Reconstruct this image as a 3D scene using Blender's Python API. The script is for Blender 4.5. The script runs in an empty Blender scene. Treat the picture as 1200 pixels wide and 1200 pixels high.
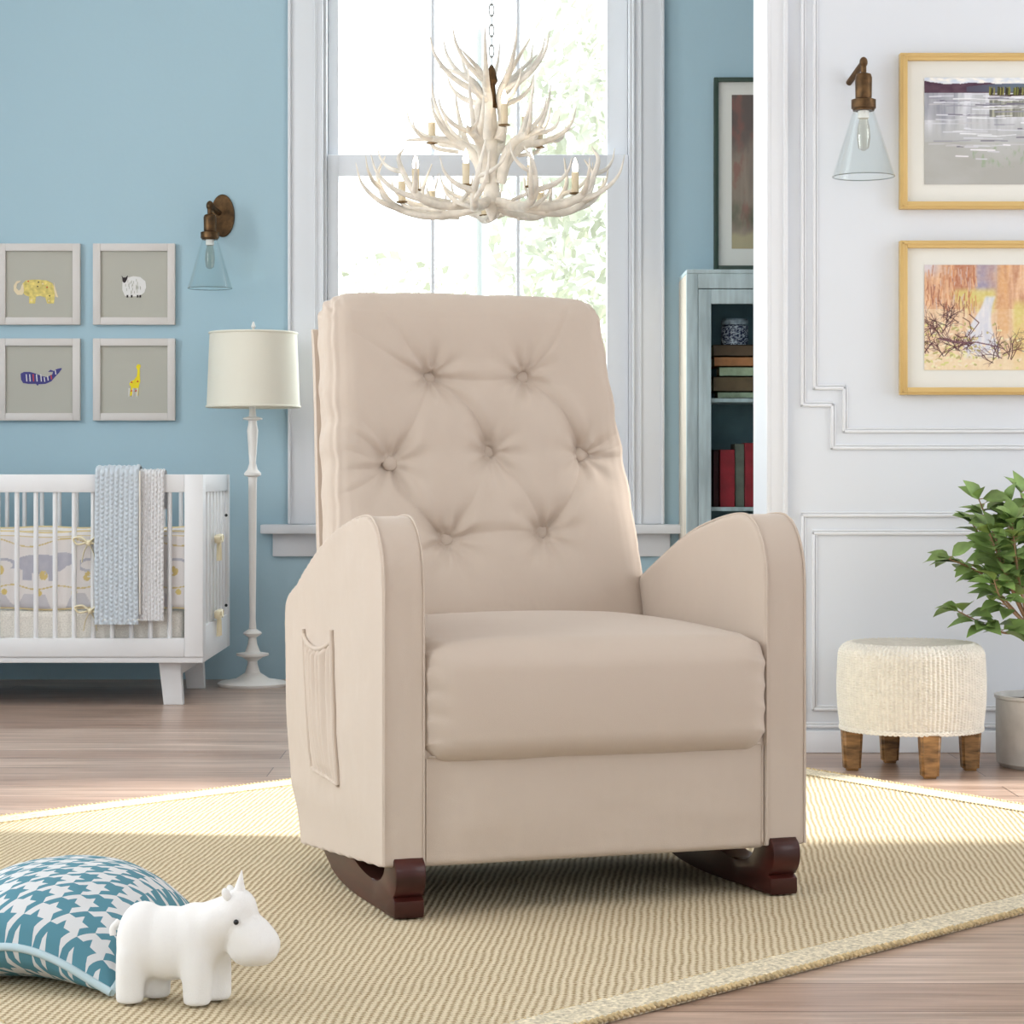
import bpy, bmesh, math, random
from mathutils import Vector, Matrix, noise
random.seed(7)
sc = bpy.context.scene
C = sc.collection
PI = math.pi
F = 2700.0; CX = 580.0; CY = 555.0; H = 0.8
def W(px, py, D):
    return Vector(((px-CX)/F*D, D, H-(py-CY)/F*D))
def XX(px, D): return (px-CX)/F*D
def ZZ(py, D): return H-(py-CY)/F*D
def lin(c):
    return tuple((x/255/12.92 if x/255 <= .04045 else ((x/255+.055)/1.055)**2.4) for x in c)+(1,)
# ---------------------------------------------------------------- materials
def mat(name, col=(200,200,200), rough=.5, metal=0, bump=0, scale=200, sheen=0, var=0, vscale=6, coat=0, spec=.5, stretch=None):
    m = bpy.data.materials.new(name); m.use_nodes = True
    nt = m.node_tree; b = nt.nodes['Principled BSDF']
    b.inputs['Base Color'].default_value = lin(col)
    b.inputs['Roughness'].default_value = rough; b.inputs['Metallic'].default_value = metal
    b.inputs['Specular IOR Level'].default_value = spec
    if sheen:
        b.inputs['Sheen Weight'].default_value = sheen; b.inputs['Sheen Roughness'].default_value = .4
    if coat: b.inputs['Coat Weight'].default_value = coat
    tc = nt.nodes.new('ShaderNodeTexCoord'); src = tc.outputs['Object']
    if stretch:
        mp = nt.nodes.new('ShaderNodeMapping'); mp.inputs['Scale'].default_value = stretch
        nt.links.new(src, mp.inputs['Vector']); src = mp.outputs['Vector']
    if bump:
        n = nt.nodes.new('ShaderNodeTexNoise'); n.inputs['Scale'].default_value = scale; n.inputs['Detail'].default_value = 4
        bp = nt.nodes.new('ShaderNodeBump'); bp.inputs['Strength'].default_value = bump; bp.inputs['Distance'].default_value = .002
        nt.links.new(src, n.inputs['Vector']); nt.links.new(n.outputs['Fac'], bp.inputs['Height']); nt.links.new(bp.outputs['Normal'], b.inputs['Normal'])
    if var:
        n = nt.nodes.new('ShaderNodeTexNoise'); n.inputs['Scale'].default_value = vscale; n.inputs['Detail'].default_value = 5
        r = nt.nodes.new('ShaderNodeValToRGB')
        r.color_ramp.elements[0].position = .3; r.color_ramp.elements[1].position = .7
        r.color_ramp.elements[0].color = lin([max(0, x*(1-var)) for x in col]); r.color_ramp.elements[1].color = lin([min(255, x*(1+var*.6)) for x in col])
        nt.links.new(src, n.inputs['Vector']); nt.links.new(n.outputs['Fac'], r.inputs['Fac']); nt.links.new(r.outputs['Color'], b.inputs['Base Color'])
    return m
def colmat(name, rough=.7, spec=.3, bump=0, scale=300):
    m = mat(name, rough=rough, spec=spec, bump=bump, scale=scale)
    nt = m.node_tree; a = nt.nodes.new('ShaderNodeVertexColor'); a.layer_name = 'Col'
    nt.links.new(a.outputs['Color'], nt.nodes['Principled BSDF'].inputs['Base Color']); return m
def glassmat(name, tint=(235,245,245), f=.12):
    m = bpy.data.materials.new(name); m.use_nodes = True; nt = m.node_tree
    nt.nodes.remove(nt.nodes['Principled BSDF'])
    out = nt.nodes['Material Output']; t = nt.nodes.new('ShaderNodeBsdfTransparent'); t.inputs[0].default_value = lin(tint)
    g = nt.nodes.new('ShaderNodeBsdfGlossy'); g.inputs['Roughness'].default_value = .05
    lw = nt.nodes.new('ShaderNodeLayerWeight'); lw.inputs['Blend'].default_value = f
    mx = nt.nodes.new('ShaderNodeMixShader'); nt.links.new(lw.outputs['Facing'], mx.inputs[0])
    nt.links.new(t.outputs[0], mx.inputs[1]); nt.links.new(g.outputs[0], mx.inputs[2]); nt.links.new(mx.outputs[0], out.inputs['Surface'])
    return m
def emat(name, col, s):
    m = mat(name, col); b = m.node_tree.nodes['Principled BSDF']
    b.inputs['Emission Color'].default_value = lin(col); b.inputs['Emission Strength'].default_value = s; return m
# ---------------------------------------------------------------- mesh helpers
def link(o, parent=None):
    C.objects.link(o)
    if parent is not None:
        o.parent = parent
        mw = Matrix.Translation(parent.location) @ parent.rotation_euler.to_matrix().to_4x4() if parent.parent is None else None
        if parent.parent is not None:
            q = parent.parent
            mw = Matrix.Translation(q.location) @ q.rotation_euler.to_matrix().to_4x4() @ parent.matrix_basis if parent.get('loc_made') is None else None
    return o
class MB:
    def __init__(s): s.v = []; s.f = []; s.uv = None; s.c = None
    def add(s, vs, fs):
        n = len(s.v); s.v += [Vector(p) for p in vs]; s.f += [tuple(i+n for i in f) for f in fs]; return s
    def box(s, a, b, bev=0):
        x0,y0,z0 = [min(a[i],b[i]) for i in range(3)]; x1,y1,z1 = [max(a[i],b[i]) for i in range(3)]
        if bev:
            bm = bmesh.new(); bmesh.ops.create_cube(bm, size=1)
            for v in bm.verts: v.co = Vector(((x0+x1)/2+v.co.x*(x1-x0), (y0+y1)/2+v.co.y*(y1-y0), (z0+z1)/2+v.co.z*(z1-z0)))
            bev = min(bev, .45*min(x1-x0, y1-y0, z1-z0))
            bmesh.ops.bevel(bm, geom=bm.edges[:], offset=bev, segments=2, affect='EDGES', profile=.5)
            return s.addbm(bm)
        vs = [(x0,y0,z0),(x1,y0,z0),(x1,y1,z0),(x0,y1,z0),(x0,y0,z1),(x1,y0,z1),(x1,y1,z1),(x0,y1,z1)]
        return s.add(vs, [(0,3,2,1),(4,5,6,7),(0,1,5,4),(1,2,6,5),(2,3,7,6),(3,0,4,7)])
    def addbm(s, bm):
        bm.verts.index_update(); s.add([v.co.copy() for v in bm.verts], [[v.index for v in f.verts] for f in bm.faces]); bm.free(); return s
    def tube(s, pts, r, n=10, cap=True, flat=1.0):
        pts = [Vector(p) for p in pts]; rs = r if isinstance(r, (list,tuple)) else [r]*len(pts)
        T = []
        for i in range(len(pts)):
            a = pts[max(0,i-1)]; b = pts[min(len(pts)-1,i+1)]; T.append((b-a).normalized())
        up = Vector((0,0,1)) if abs(T[0].z) < .9 else Vector((1,0,0))
        u = T[0].cross(up).normalized(); vs = []
        for i,p in enumerate(pts):
            u = (u-T[i]*u.dot(T[i])).normalized(); w = T[i].cross(u)
            for k in range(n):
                a = 2*PI*k/n; vs.append(p+(u*math.cos(a)+w*math.sin(a)*flat)*rs[i])
        fs = []
        for i in range(len(pts)-1):
            for k in range(n):
                fs.append((i*n+k, i*n+(k+1)%n, (i+1)*n+(k+1)%n, (i+1)*n+k))
        if cap: fs += [tuple(range(n))[::-1], tuple(range((len(pts)-1)*n, len(pts)*n))]
        return s.add(vs, fs)
    def lathe(s, c, prof, n=32, cap=True, axis=None, sx=1, sy=1):
        c = Vector(c); vs = []; fs = []
        q = Vector((0,0,1)).rotation_difference(Vector(axis)).to_matrix() if axis else Matrix.Identity(3)
        for (r,z) in prof:
            for k in range(n):
                a = 2*PI*k/n; vs.append(c+q@Vector((r*math.cos(a)*sx, r*math.sin(a)*sy, z)))
        m = len(prof)
        for i in range(m-1):
            for k in range(n): fs.append((i*n+k, i*n+(k+1)%n, (i+1)*n+(k+1)%n, (i+1)*n+k))
        if cap: fs += [tuple(range(n))[::-1], tuple(range((m-1)*n, m*n))]
        return s.add(vs, fs)
    def prism(s, poly, y0, y1, fn=None, bev=0, seg=2):   # poly in (x,z) extruded along y, fn maps coordinates
        bm = bmesh.new(); vs = [bm.verts.new((p[0], y0, p[1])) for p in poly]
        f = bm.faces.new(vs); r = bmesh.ops.extrude_face_region(bm, geom=[f])
        for v in r['geom']:
            if isinstance(v, bmesh.types.BMVert): v.co.y = y1
        if bev:
            ed = [e for e in bm.edges if abs(e.verts[0].co.y-e.verts[1].co.y) < 1e-6]
            bmesh.ops.bevel(bm, geom=ed, offset=bev, segments=seg, affect='EDGES', profile=.5)
        bmesh.ops.recalc_face_normals(bm, faces=bm.faces)
        if fn:
            for v in bm.verts: v.co = Vector(fn(*v.co))
        return s.addbm(bm)
    def ball(s, c, r, n=16, m=10, q=None):
        r = r if isinstance(r,(tuple,list)) else (r,r,r)
        bm = bmesh.new(); bmesh.ops.create_uvsphere(bm, u_segments=n, v_segments=m, radius=1)
        for v in bm.verts:
            p = Vector((v.co.x*r[0], v.co.y*r[1], v.co.z*r[2]))
            if q: p = q@p
            v.co = p+Vector(c)
        return s.addbm(bm)
    def grid(s, nx, ny, fn):
        vs = [fn(i/nx, j/ny) for j in range(ny+1) for i in range(nx+1)]
        return s.add(vs, [(j*(nx+1)+i, j*(nx+1)+i+1, (j+1)*(nx+1)+i+1, (j+1)*(nx+1)+i) for j in range(ny) for i in range(nx)])
    def build(s, name, m, parent=None, smooth=True, angle=40, origin=None, recalc=True, cols=None, uvs=None, **kw):
        me = bpy.data.meshes.new(name)
        if origin is None:
            if parent is not None: origin = Vector((0,0,0))
            else:
                xs = [p.x for p in s.v]; ys = [p.y for p in s.v]; zs = [p.z for p in s.v]
                origin = Vector(((min(xs)+max(xs))/2, (min(ys)+max(ys))/2, min(zs)))
        base = WORLD.get(parent.name, Matrix.Identity(4)) if parent is not None else Matrix.Translation(origin)
        inv = base.inverted()
        me.from_pydata([inv@p for p in s.v], [], s.f); me.update()
        if cols:
            ca = me.color_attributes.new('Col', 'FLOAT_COLOR', 'POINT')
            for i,c in enumerate(cols): ca.data[i].color = c
        if uvs:
            ul = me.uv_layers.new(name='UVMap')
            for lp in me.loops: ul.data[lp.index].uv = uvs[lp.vertex_index]
        bm = bmesh.new(); bm.from_mesh(me)
        if recalc: bmesh.ops.recalc_face_normals(bm, faces=bm.faces)
        if smooth:
            for f in bm.faces: f.smooth = True
            for e in bm.edges:
                if len(e.link_faces) == 2 and e.calc_face_angle(0) > math.radians(angle): e.smooth = False
        bm.to_mesh(me); bm.free()
        me.materials.append(m)
        o = bpy.data.objects.new(name, me); C.objects.link(o)
        if parent is not None: o.parent = parent; WORLD[o.name] = base
        else: o.location = origin; WORLD[o.name] = base
        for k,v in kw.items(): o[k] = v
        return o
WORLD = {}
def thing(name, loc, label, cat, rz=0, group=None):
    o = bpy.data.objects.new(name, None); o.location = loc; o.rotation_euler = (0,0,rz); o.empty_display_size = .1
    C.objects.link(o); WORLD[o.name] = Matrix.Translation(loc) @ Matrix.Rotation(rz, 4, 'Z')
    tag(o, label, cat, group); return o
def tag(o, label, cat, group=None):
    o['label'] = label; o['category'] = cat
    if group: o['group'] = group
    return o
def struct(o, label=None):
    o['kind'] = 'structure'
    if label: o['label'] = label
    return o
def remeshed(mb, vox, smooth=4):
    me = bpy.data.meshes.new('tmp'); me.from_pydata(mb.v, [], mb.f); o = bpy.data.objects.new('tmp', me); C.objects.link(o)
    r = o.modifiers.new('r', 'REMESH'); r.mode = 'VOXEL'; r.voxel_size = vox
    sm = o.modifiers.new('s', 'SMOOTH'); sm.iterations = smooth; sm.factor = .5
    dg = bpy.context.evaluated_depsgraph_get(); e = o.evaluated_get(dg); me2 = bpy.data.meshes.new_from_object(e)
    out = MB(); out.add([v.co.copy() for v in me2.vertices], [tuple(p.vertices) for p in me2.polygons])
    bpy.data.objects.remove(o); bpy.data.meshes.remove(me); bpy.data.meshes.remove(me2); return out
def rgrid(half, r, n, k=5):
    """rounded box shell: returns verts [(p, normal)], faces"""
    ax = []
    for a in range(3):
        h = half[a]; rr = min(r, h*.999); core = h-rr
        L = [-core-rr*math.tan(PI/4*(k-i)/k) for i in range(k)] + [-core+2*core*i/n[a] for i in range(n[a]+1)] + [core+rr*math.tan(PI/4*(i+1)/k) for i in range(k)]
        ax.append(L)
    N = [len(a)-1 for a in ax]; idx = {}; vs = []; fs = []
    def g(i,j,l):
        key = (i,j,l)
        if key not in idx:
            q = Vector((ax[0][i], ax[1][j], ax[2][l]))
            inner = Vector([max(-(half[a]-min(r,half[a]*.999)), min(half[a]-min(r,half[a]*.999), q[a])) for a in range(3)])
            d = q-inner; nn = d.normalized(); idx[key] = len(vs); vs.append((inner+nn*min(r,min(half)*.999), nn))
        return idx[key]
    for i in range(N[0]):
        for j in range(N[1]):
            fs.append((g(i,j,0), g(i,j+1,0), g(i+1,j+1,0), g(i+1,j,0))); fs.append((g(i,j,N[2]), g(i+1,j,N[2]), g(i+1,j+1,N[2]), g(i,j+1,N[2])))
    for i in range(N[0]):
        for l in range(N[2]):
            fs.append((g(i,0,l), g(i+1,0,l), g(i+1,0,l+1), g(i,0,l+1))); fs.append((g(i,N[1],l), g(i,N[1],l+1), g(i+1,N[1],l+1), g(i+1,N[1],l)))
    for j in range(N[1]):
        for l in range(N[2]):
            fs.append((g(0,j,l), g(0,j,l+1), g(0,j+1,l+1), g(0,j+1,l))); fs.append((g(N[0],j,l), g(N[0],j+1,l), g(N[0],j+1,l+1), g(N[0],j,l+1)))
    return vs, fs
def bez(pts, n=24):   # Catmull-Rom through points
    P = [Vector(p) for p in pts]; P = [P[0]*2-P[1]]+P+[P[-1]*2-P[-2]]; out = []
    segs = len(P)-3
    for s_ in range(segs):
        p0,p1,p2,p3 = P[s_:s_+4]
        for i in range(n):
            t = i/n; out.append(.5*((2*p1)+(p2-p0)*t+(2*p0-5*p1+4*p2-p3)*t*t+(3*p1-p0-3*p2+p3)*t**3))
    out.append(P[-2]); return out
def fbm(x, y, z=0, o=4):
    s_ = 0; a = 1; t = 0
    for i in range(o): s_ += a*noise.noise(Vector((x,y,z+i*7.3))); t += a; a *= .5; x *= 2; y *= 2
    return s_/t
def mix(a, b, t): t = max(0, min(1, t)); return tuple(a[i]*(1-t)+b[i]*t for i in range(3))
def ss(a, b, x): t = max(0, min(1, (x-a)/(b-a))); return t*t*(3-2*t)

# ---------------------------------------------------------------- palette
M_blue = mat('blue_wall_paint', (172,200,213), .85, bump=.15, scale=60, spec=.15)
M_wh = mat('white_wall_paint', (220,225,232), .6, bump=.05, scale=40, spec=.25)
M_trim = mat('white_trim_paint', (226,229,234), .4, spec=.35)
M_crib = mat('crib_paint', (226,227,229), .4, spec=.35)
M_ceil = mat('ceiling_paint', (240,240,240), .9)
M_lamp = mat('lamp_plaster', (235,232,228), .5, bump=.05, scale=80)
M_shade = mat('shade_linen', (228,224,210), .85, bump=.15, scale=400)
M_bronze = mat('aged_bronze', (96,72,46), .45, metal=.75, var=.3, vscale=40)
M_glass = glassmat('clear_glass', (253,255,255), .05)
M_pane = glassmat('window_glass', (250,252,252), .03)
M_gold = mat('gold_frame', (214,182,118), .4, metal=.25, spec=.6)
M_mat = mat('mat_board', (226,226,220), .9)
M_greenf = mat('dark_green_frame', (44,66,56), .4)
M_fab = mat('beige_velvet', (201,186,172), .8, bump=.25, scale=900, sheen=.25, spec=.2)
M_wood = mat('mahogany', (60,23,18), .38, coat=.15, var=.3, vscale=2.5, stretch=(2,2,14), spec=.35)
M_pot = mat('glazed_pot', (205,204,200), .5, var=.06, vscale=20)
M_soil = mat('soil', (60,44,34), .95, bump=1, scale=60)
M_leaf = mat('leaf', (128,156,88), .45, var=.2, vscale=15, spec=.4)
M_stem = mat('stem', (150,122,92), .7)
M_antler = mat('bleached_antler', (232,226,216), .6, bump=.3, scale=60, var=.12, vscale=20)
M_cand = mat('candle_sleeve', (222,208,180), .6)
M_brass = mat('dark_brass', (120,95,60), .4, metal=.7)
M_flame = emat('lit_bulb', (255,235,205), 14)
M_hippo = mat('plush_white', (236,235,233), .85, bump=.35, scale=500, sheen=.3, spec=.2)
M_black = mat('black_bead', (20,20,24), .2)
M_white = mat('white_thread', (235,235,235), .6)
# ================================================================ ROOM
YB = 8.96; YP = 6.606; XL = -3.2; XR = 3.4; ZC = 3.3; YF = -1.5; XE = .782; YE = 6.97
# floor: plank boards running along X
fm = mat('plank_floor', (150,118,100), .3, spec=.5)
nt = fm.node_tree; b = nt.nodes['Principled BSDF']
tc = nt.nodes.new('ShaderNodeTexCoord')
br = nt.nodes.new('ShaderNodeTexBrick'); br.inputs['Scale'].default_value = 1; br.inputs['Brick Width'].default_value = 1.9; br.inputs['Row Height'].default_value = .19
br.inputs['Mortar Size'].default_value = .0015; br.inputs['Mortar'].default_value = lin((80,58,48)); br.inputs['Bias'].default_value = 0
br.inputs['Color1'].default_value = lin((198,177,163)); br.inputs['Color2'].default_value = lin((170,144,129)); br.offset = .37
nt.links.new(tc.outputs['Object'], br.inputs['Vector'])
mp = nt.nodes.new('ShaderNodeMapping'); mp.inputs['Scale'].default_value = (1.2, 22, 1)
n1 = nt.nodes.new('ShaderNodeTexNoise'); n1.inputs['Scale'].default_value = 2.2; n1.inputs['Detail'].default_value = 8; n1.inputs['Distortion'].default_value = .6
nt.links.new(tc.outputs['Object'], mp.inputs['Vector']); nt.links.new(mp.outputs[0], n1.inputs['Vector'])
r = nt.nodes.new('ShaderNodeValToRGB'); r.color_ramp.elements[0].position = .3; r.color_ramp.elements[1].position = .72
r.color_ramp.elements[0].color = (.55,.5,.46,1); r.color_ramp.elements[1].color = (1.15,1.12,1.1,1)
nt.links.new(n1.outputs['Fac'], r.inputs['Fac'])
mx = nt.nodes.new('ShaderNodeMix'); mx.data_type = 'RGBA'; mx.blend_type = 'MULTIPLY'; mx.inputs['Factor'].default_value = 1
nt.links.new(br.outputs['Color'], mx.inputs['A']); nt.links.new(r.outputs['Color'], mx.inputs['B']); nt.links.new(mx.outputs['Result'], b.inputs['Base Color'])
bp = nt.nodes.new('ShaderNodeBump'); bp.inputs['Strength'].default_value = .15; bp.inputs['Distance'].default_value = .003
nt.links.new(n1.outputs['Fac'], bp.inputs['Height']); nt.links.new(bp.outputs['Normal'], b.inputs['Normal'])
struct(MB().box((XL-.15,YF,-.1),(XR+.15,YB+.15,0)).build('floor', fm, smooth=False))
struct(MB().box((XL-.15,YF,ZC),(XR+.15,YB+.15,ZC+.1)).build('ceiling', M_ceil, smooth=False))
# back wall around the window
wx0, wx1 = XX(379,YB), XX(741,YB); wz0, wz1 = ZZ(614,YB), 2.85
w = MB()
w.box((XL-.15,YB,0),(wx0,YB+.15,ZC)); w.box((wx1,YB,0),(XR+.15,YB+.15,ZC)); w.box((wx0,YB,0),(wx1,YB+.15,wz0)); w.box((wx0,YB,wz1),(wx1,YB+.15,ZC))
struct(w.build('wall_back', M_blue, smooth=False))
def side_wall(name, x0, x1, wins, m):
    w = MB(); y = YF
    for (a,b_,z0,z1) in wins:
        w.box((x0,y,0),(x1,a,ZC)); w.box((x0,a,0),(x1,b_,z0)); w.box((x0,a,z1),(x1,b_,ZC)); y = b_
    w.box((x0,y,0),(x1,YB,ZC)); return struct(w.build(name, m, smooth=False))
LW = [(1.2,2.9,.5,2.9),(3.6,5.3,.5,2.9),(6.4,7.2,1.3,2.6)]  # unseen left openings, added and sized to let fill light in
RW = [(.4,2.6,.5,2.9),(4.92,6.03,.2,2.75)]
side_wall('wall_left', XL-.15, XL, LW, M_blue)
side_wall('wall_right', XR, XR+.15, RW, M_wh)
w = MB()
for (a,b_,z0,z1) in ((XL-.15,-1.6,0,ZC),(1.6,XR+.15,0,ZC),(-1.6,1.6,0,.9),(-1.6,1.6,2.7,ZC)): w.box((a,YF-.15,z0),(b_,YF,z1))
struct(w.build('wall_front', M_wh, smooth=False))  # unseen wall added behind the camera to cut frontal light
# partition wall on the right with cased opening
w = MB(); w.box((XE,YP,0),(XR,YE,ZC)); struct(w.build('wall_partition', M_wh, smooth=False))
def zp(y): return ZZ(y,YP)
def xp(x): return XX(x,YP)
w = MB()
w.box((XE-.002,YP-.016,0),(xp(921),YP,ZC-.02),.004); w.box((xp(917),YP-.022,0),(xp(922.5),YP,ZC-.02),.003); w.box((XE-.004,YP-.018,0),(XE+.008,YP+.001,ZC-.02),.003)
struct(w.build('trim_1', M_trim, angle=30), 'white door casing at the edge of the white wall')
def moulding(pts, wd=.009, dp=.008):   # flat picture-rail moulding: two round beads
    m = MB()
    for i in range(len(pts)-1):
        a = pts[i]; b_ = pts[i+1]
        for (off,r_) in ((0,wd*.55),(wd*.9,wd*.3)):
            x0,x1 = sorted((a[0],b_[0])); z0,z1 = sorted((a[1],b_[1]))
            if x1-x0 > z1-z0: m.box((x0-r_,YP-dp*(1 if off==0 else .55),z0-r_+off),(x1+r_,YP,z0+r_+off), r_*.8)
            else: m.box((x0-r_+off,YP-dp*(1 if off==0 else .55),z0-r_),(x0+r_+off,YP,z1+r_), r_*.8)
    return m
xr = XR-.35
struct(moulding([(xp(940),3.0),(xp(940),zp(475)),(xp(975),zp(475)),(xp(975),zp(525)),(xr,zp(525)),(xr,3.0),(xp(940),3.0)]).build('trim_2', M_trim, angle=30), 'outer stepped panel moulding around the two gold framed paintings')
struct(moulding([(xp(954),2.95),(xp(954),zp(455)),(xp(989),zp(455)),(xp(989),zp(505.5)),(xr-.05,zp(505.5)),(xr-.05,2.95),(xp(954),2.95)]).build('trim_3', M_trim, angle=30), 'inner stepped panel moulding around the two gold framed paintings')
struct(moulding([(xp(940),zp(604)),(xr,zp(604)),(xr,zp(851)),(xp(940),zp(851)),(xp(940),zp(604))]).build('trim_4', M_trim, angle=30), 'outer lower panel moulding behind the woven stool')
struct(moulding([(xp(953),zp(625)),(xr-.05,zp(625)),(xr-.05,zp(831)),(xp(953),zp(831)),(xp(953),zp(625))]).build('trim_5', M_trim, angle=30), 'inner lower panel moulding behind the woven stool')
w = MB(); w.box((xp(922),YP-.012,0),(XR,YP,zp(856)),.004)
struct(w.build('baseboard_right', M_trim, angle=30))
# window
win = bpy.data.objects.new('window_1', None); win.location = ((wx0+wx1)/2, YB, wz0); C.objects.link(win); WORLD['window_1'] = Matrix.Translation(win.location); struct(win, 'tall white sash window behind the rocking chair')
def xb(x, D=YB): return XX(x,D)
def zb(y, D=YB): return ZZ(y,D)
c = MB()
for (a,b_) in ((338,379),(741,778)):
    s = -1 if a < 500 else 1
    c.box((xb(a),YB-.02,wz0),(xb(b_),YB,wz1+.12),.004)
    o = a if s < 0 else b_; i_ = b_ if s < 0 else a
    for (p,q,d) in ((0,.004,.03),(.022,.026,.025),(.028,.031,.028)):
        x0 = xb(i_)+s*(.0+p*1.0) if True else 0
        c.box((xb(i_)+s*(p),YB-d,wz0),(xb(i_)+s*(q+.004),YB,wz1+.02),.002)
    c.box((xb(o)-s*.012,YB-.034,wz0),(xb(o),YB,wz1+.12),.004)
c.box((xb(338),YB-.02,wz1),(xb(778),YB,wz1+.12),.004)
c.build('casing', M_trim, win, angle=30)
MB().box((xb(305,8.88),YB-.085,wz0-.001),(xb(800,8.88),YB+.05,zb(625)),.005).build('window_sill', M_trim, win, angle=30)
MB().box((xb(320),YB-.022,zb(625)+.001),(xb(785),YB,zb(652)),.004).build('apron', M_trim, win, angle=30)
j = MB(); j.box((wx0,YB,wz0),(wx0+.012,YB+.15,wz1)); j.box((wx1-.012,YB,wz0),(wx1,YB+.15,wz1)); j.box((wx0,YB,wz1-.012),(wx1,YB+.15,wz1)); j.box((wx0,YB+.05,wz0),(wx1,YB+.15,wz0+.012))
j.build('jamb', M_trim, win, smooth=False)
def sash(nm, Y, z0, z1, zt, zb_):
    s = MB(); a,b_ = wx0+.013, wx1-.013
    ga, gb = XX(397,Y), XX(711,Y)
    s.box((a,Y,z0),(ga,Y+.035,z1),.004); s.box((gb,Y,z0),(b_,Y+.035,z1),.004)
    s.box((ga-.002,Y,z0),(gb+.002,Y+.035,z0+zb_),.004); s.box((ga-.002,Y,z1-zt),(gb+.002,Y+.035,z1),.004)
    o = s.build(nm, M_trim, win, angle=30)
    for px in (507,607):
        MB().box((XX(px,Y)-.0075,Y+.002,z0+zb_),(XX(px,Y)+.0075,Y+.033,z1-zt),.004).build('muntin', M_trim, o, angle=30)
    MB().box((ga,Y+.016,z0+zb_),(gb,Y+.019,z1-zt)).build('window_pane', M_pane, o, smooth=False)
sash('upper_sash', YB+.075, zb(203,9.03), wz1-.013, .07, .07)
sash('lower_sash', YB+.03, wz0+.013, zb(181,8.99), .085, .1)
# frames for unseen side windows added to light the room; far right one passes the sun
k = 2
for (x0,x1,wins) in ((XL-.12,XL-.06,LW),(XR+.06,XR+.12,RW)):
    for (a,b_,z0,z1) in wins:
        f = MB(); t = .05
        f.box((x0,a,z0),(x1,a+t,z1)); f.box((x0,b_-t,z0),(x1,b_,z1)); f.box((x0,a+t,z0),(x1,b_-t,z0+t)); f.box((x0,a+t,z1-t),(x1,b_-t,z1))
        struct(f.build('window_%d'%k, M_trim, smooth=False)); k += 1
# ================================================================ OUTSIDE
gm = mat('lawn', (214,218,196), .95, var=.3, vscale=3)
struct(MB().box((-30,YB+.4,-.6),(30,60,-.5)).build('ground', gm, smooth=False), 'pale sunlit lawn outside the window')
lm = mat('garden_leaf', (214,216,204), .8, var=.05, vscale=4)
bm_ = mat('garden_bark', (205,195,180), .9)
def tree(x, y, h, r, n, label, seed):
    rd = random.Random(seed)
    t = thing('garden_tree', (x,y,-.5), label, 'tree', group=None)
    MB().tube(bez([(x,y,-.5),(x+.1,y,h*.3),(x,y,h*.75)],5), [.16*(1-i/14) for i in range(11)], 8).build('trunk', bm_, t)
    f = MB()
    for i in range(n):
        d = Vector((rd.gauss(0,1),rd.gauss(0,1),rd.gauss(0,1))).normalized()*(rd.random()**.4)
        p = Vector((x+d.x*r,y+d.y*r*.7,h*.62+d.z*h*.42)); s_ = .05+rd.random()*.05
        a = Vector((rd.uniform(-1,1),rd.uniform(-1,1),rd.uniform(-1,1))).normalized()*s_; q = a.orthogonal().normalized()*s_*.5
        f.add([p-a,p+q,p+a,p-q],[(0,1,2,3)])
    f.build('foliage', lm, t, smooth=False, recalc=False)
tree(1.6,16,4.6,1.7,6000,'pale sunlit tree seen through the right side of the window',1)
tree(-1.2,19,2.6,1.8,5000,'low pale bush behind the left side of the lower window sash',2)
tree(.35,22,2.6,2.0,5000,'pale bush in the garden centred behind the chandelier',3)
pm = mat('pale_post', (178,178,176), .6)
tag(MB().lathe((XX(564,12),12,-.5),[(.024,0),(.024,ZZ(42,12)+.5),(.018,ZZ(36,12)+.5),(.006,ZZ(33,12)+.5)],16).build('garden_post', pm), 'pale rounded post standing outside behind the middle window panes', 'post')

# ================================================================ PICTURES
def pic(x0,y0,x1,y1,D,wall_y,fw,mt,label,artfn,artbox,nx,ny,framemat,th=.022,group=None,matm=None,cat='picture'):
    X0,X1,Z1,Z0 = XX(x0,D),XX(x1,D),ZZ(y0,D),ZZ(y1,D)
    t = thing('framed_picture', ((X0+X1)/2, wall_y, Z0), label, cat, group=group)
    Y1 = wall_y-.001; Y0 = wall_y-th; fr = MB()
    for (a,b_) in (((X0,Z0),(X0+fw,Z1)),((X1-fw,Z0),(X1,Z1)),((X0+fw,Z0),(X1-fw,Z0+fw)),((X0+fw,Z1-fw),(X1-fw,Z1))):
        fr.box((a[0],Y0,a[1]),(b_[0],Y1,b_[1]),.0015)
    if framemat is M_gold:
        g = fw*.3
        for (a,b_) in (((X0+g,Z0+g),(X0+g*1.7,Z1-g)),((X1-g*1.7,Z0+g),(X1-g,Z1-g)),((X0+g,Z0+g),(X1-g,Z0+g*1.7)),((X0+g,Z1-g*1.7),(X1-g,Z1-g))):
            fr.box((a[0],Y0-.004,a[1]),(b_[0],Y0+.003,b_[1]),.001)
    fr.build('frame', framemat, t, angle=30)
    if mt: MB().box((X0+fw,wall_y-th*.5,Z0+fw),(X1-fw,Y1,Z1-fw)).build('mat_board', matm or M_mat, t, smooth=False)
    if artbox:
        ax0,ay0,ax1,ay1 = artbox; A0,A1,B1,B0 = XX(ax0,D),XX(ax1,D),ZZ(ay0,D),ZZ(ay1,D)
        yy = wall_y-th*.5-.0015; g = MB().grid(nx,ny,lambda s,q: Vector((A0+(A1-A0)*s,yy,B0+(B1-B0)*q)))
        cols = [lin(artfn(i/nx,1-j/ny)) for j in range(ny+1) for i in range(nx+1)]
        g.build('print', M_art, t, smooth=False, cols=cols)
    return t, yy if artbox else wall_y-th*.5-.0012
M_art = colmat('painted_print', .6)
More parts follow.
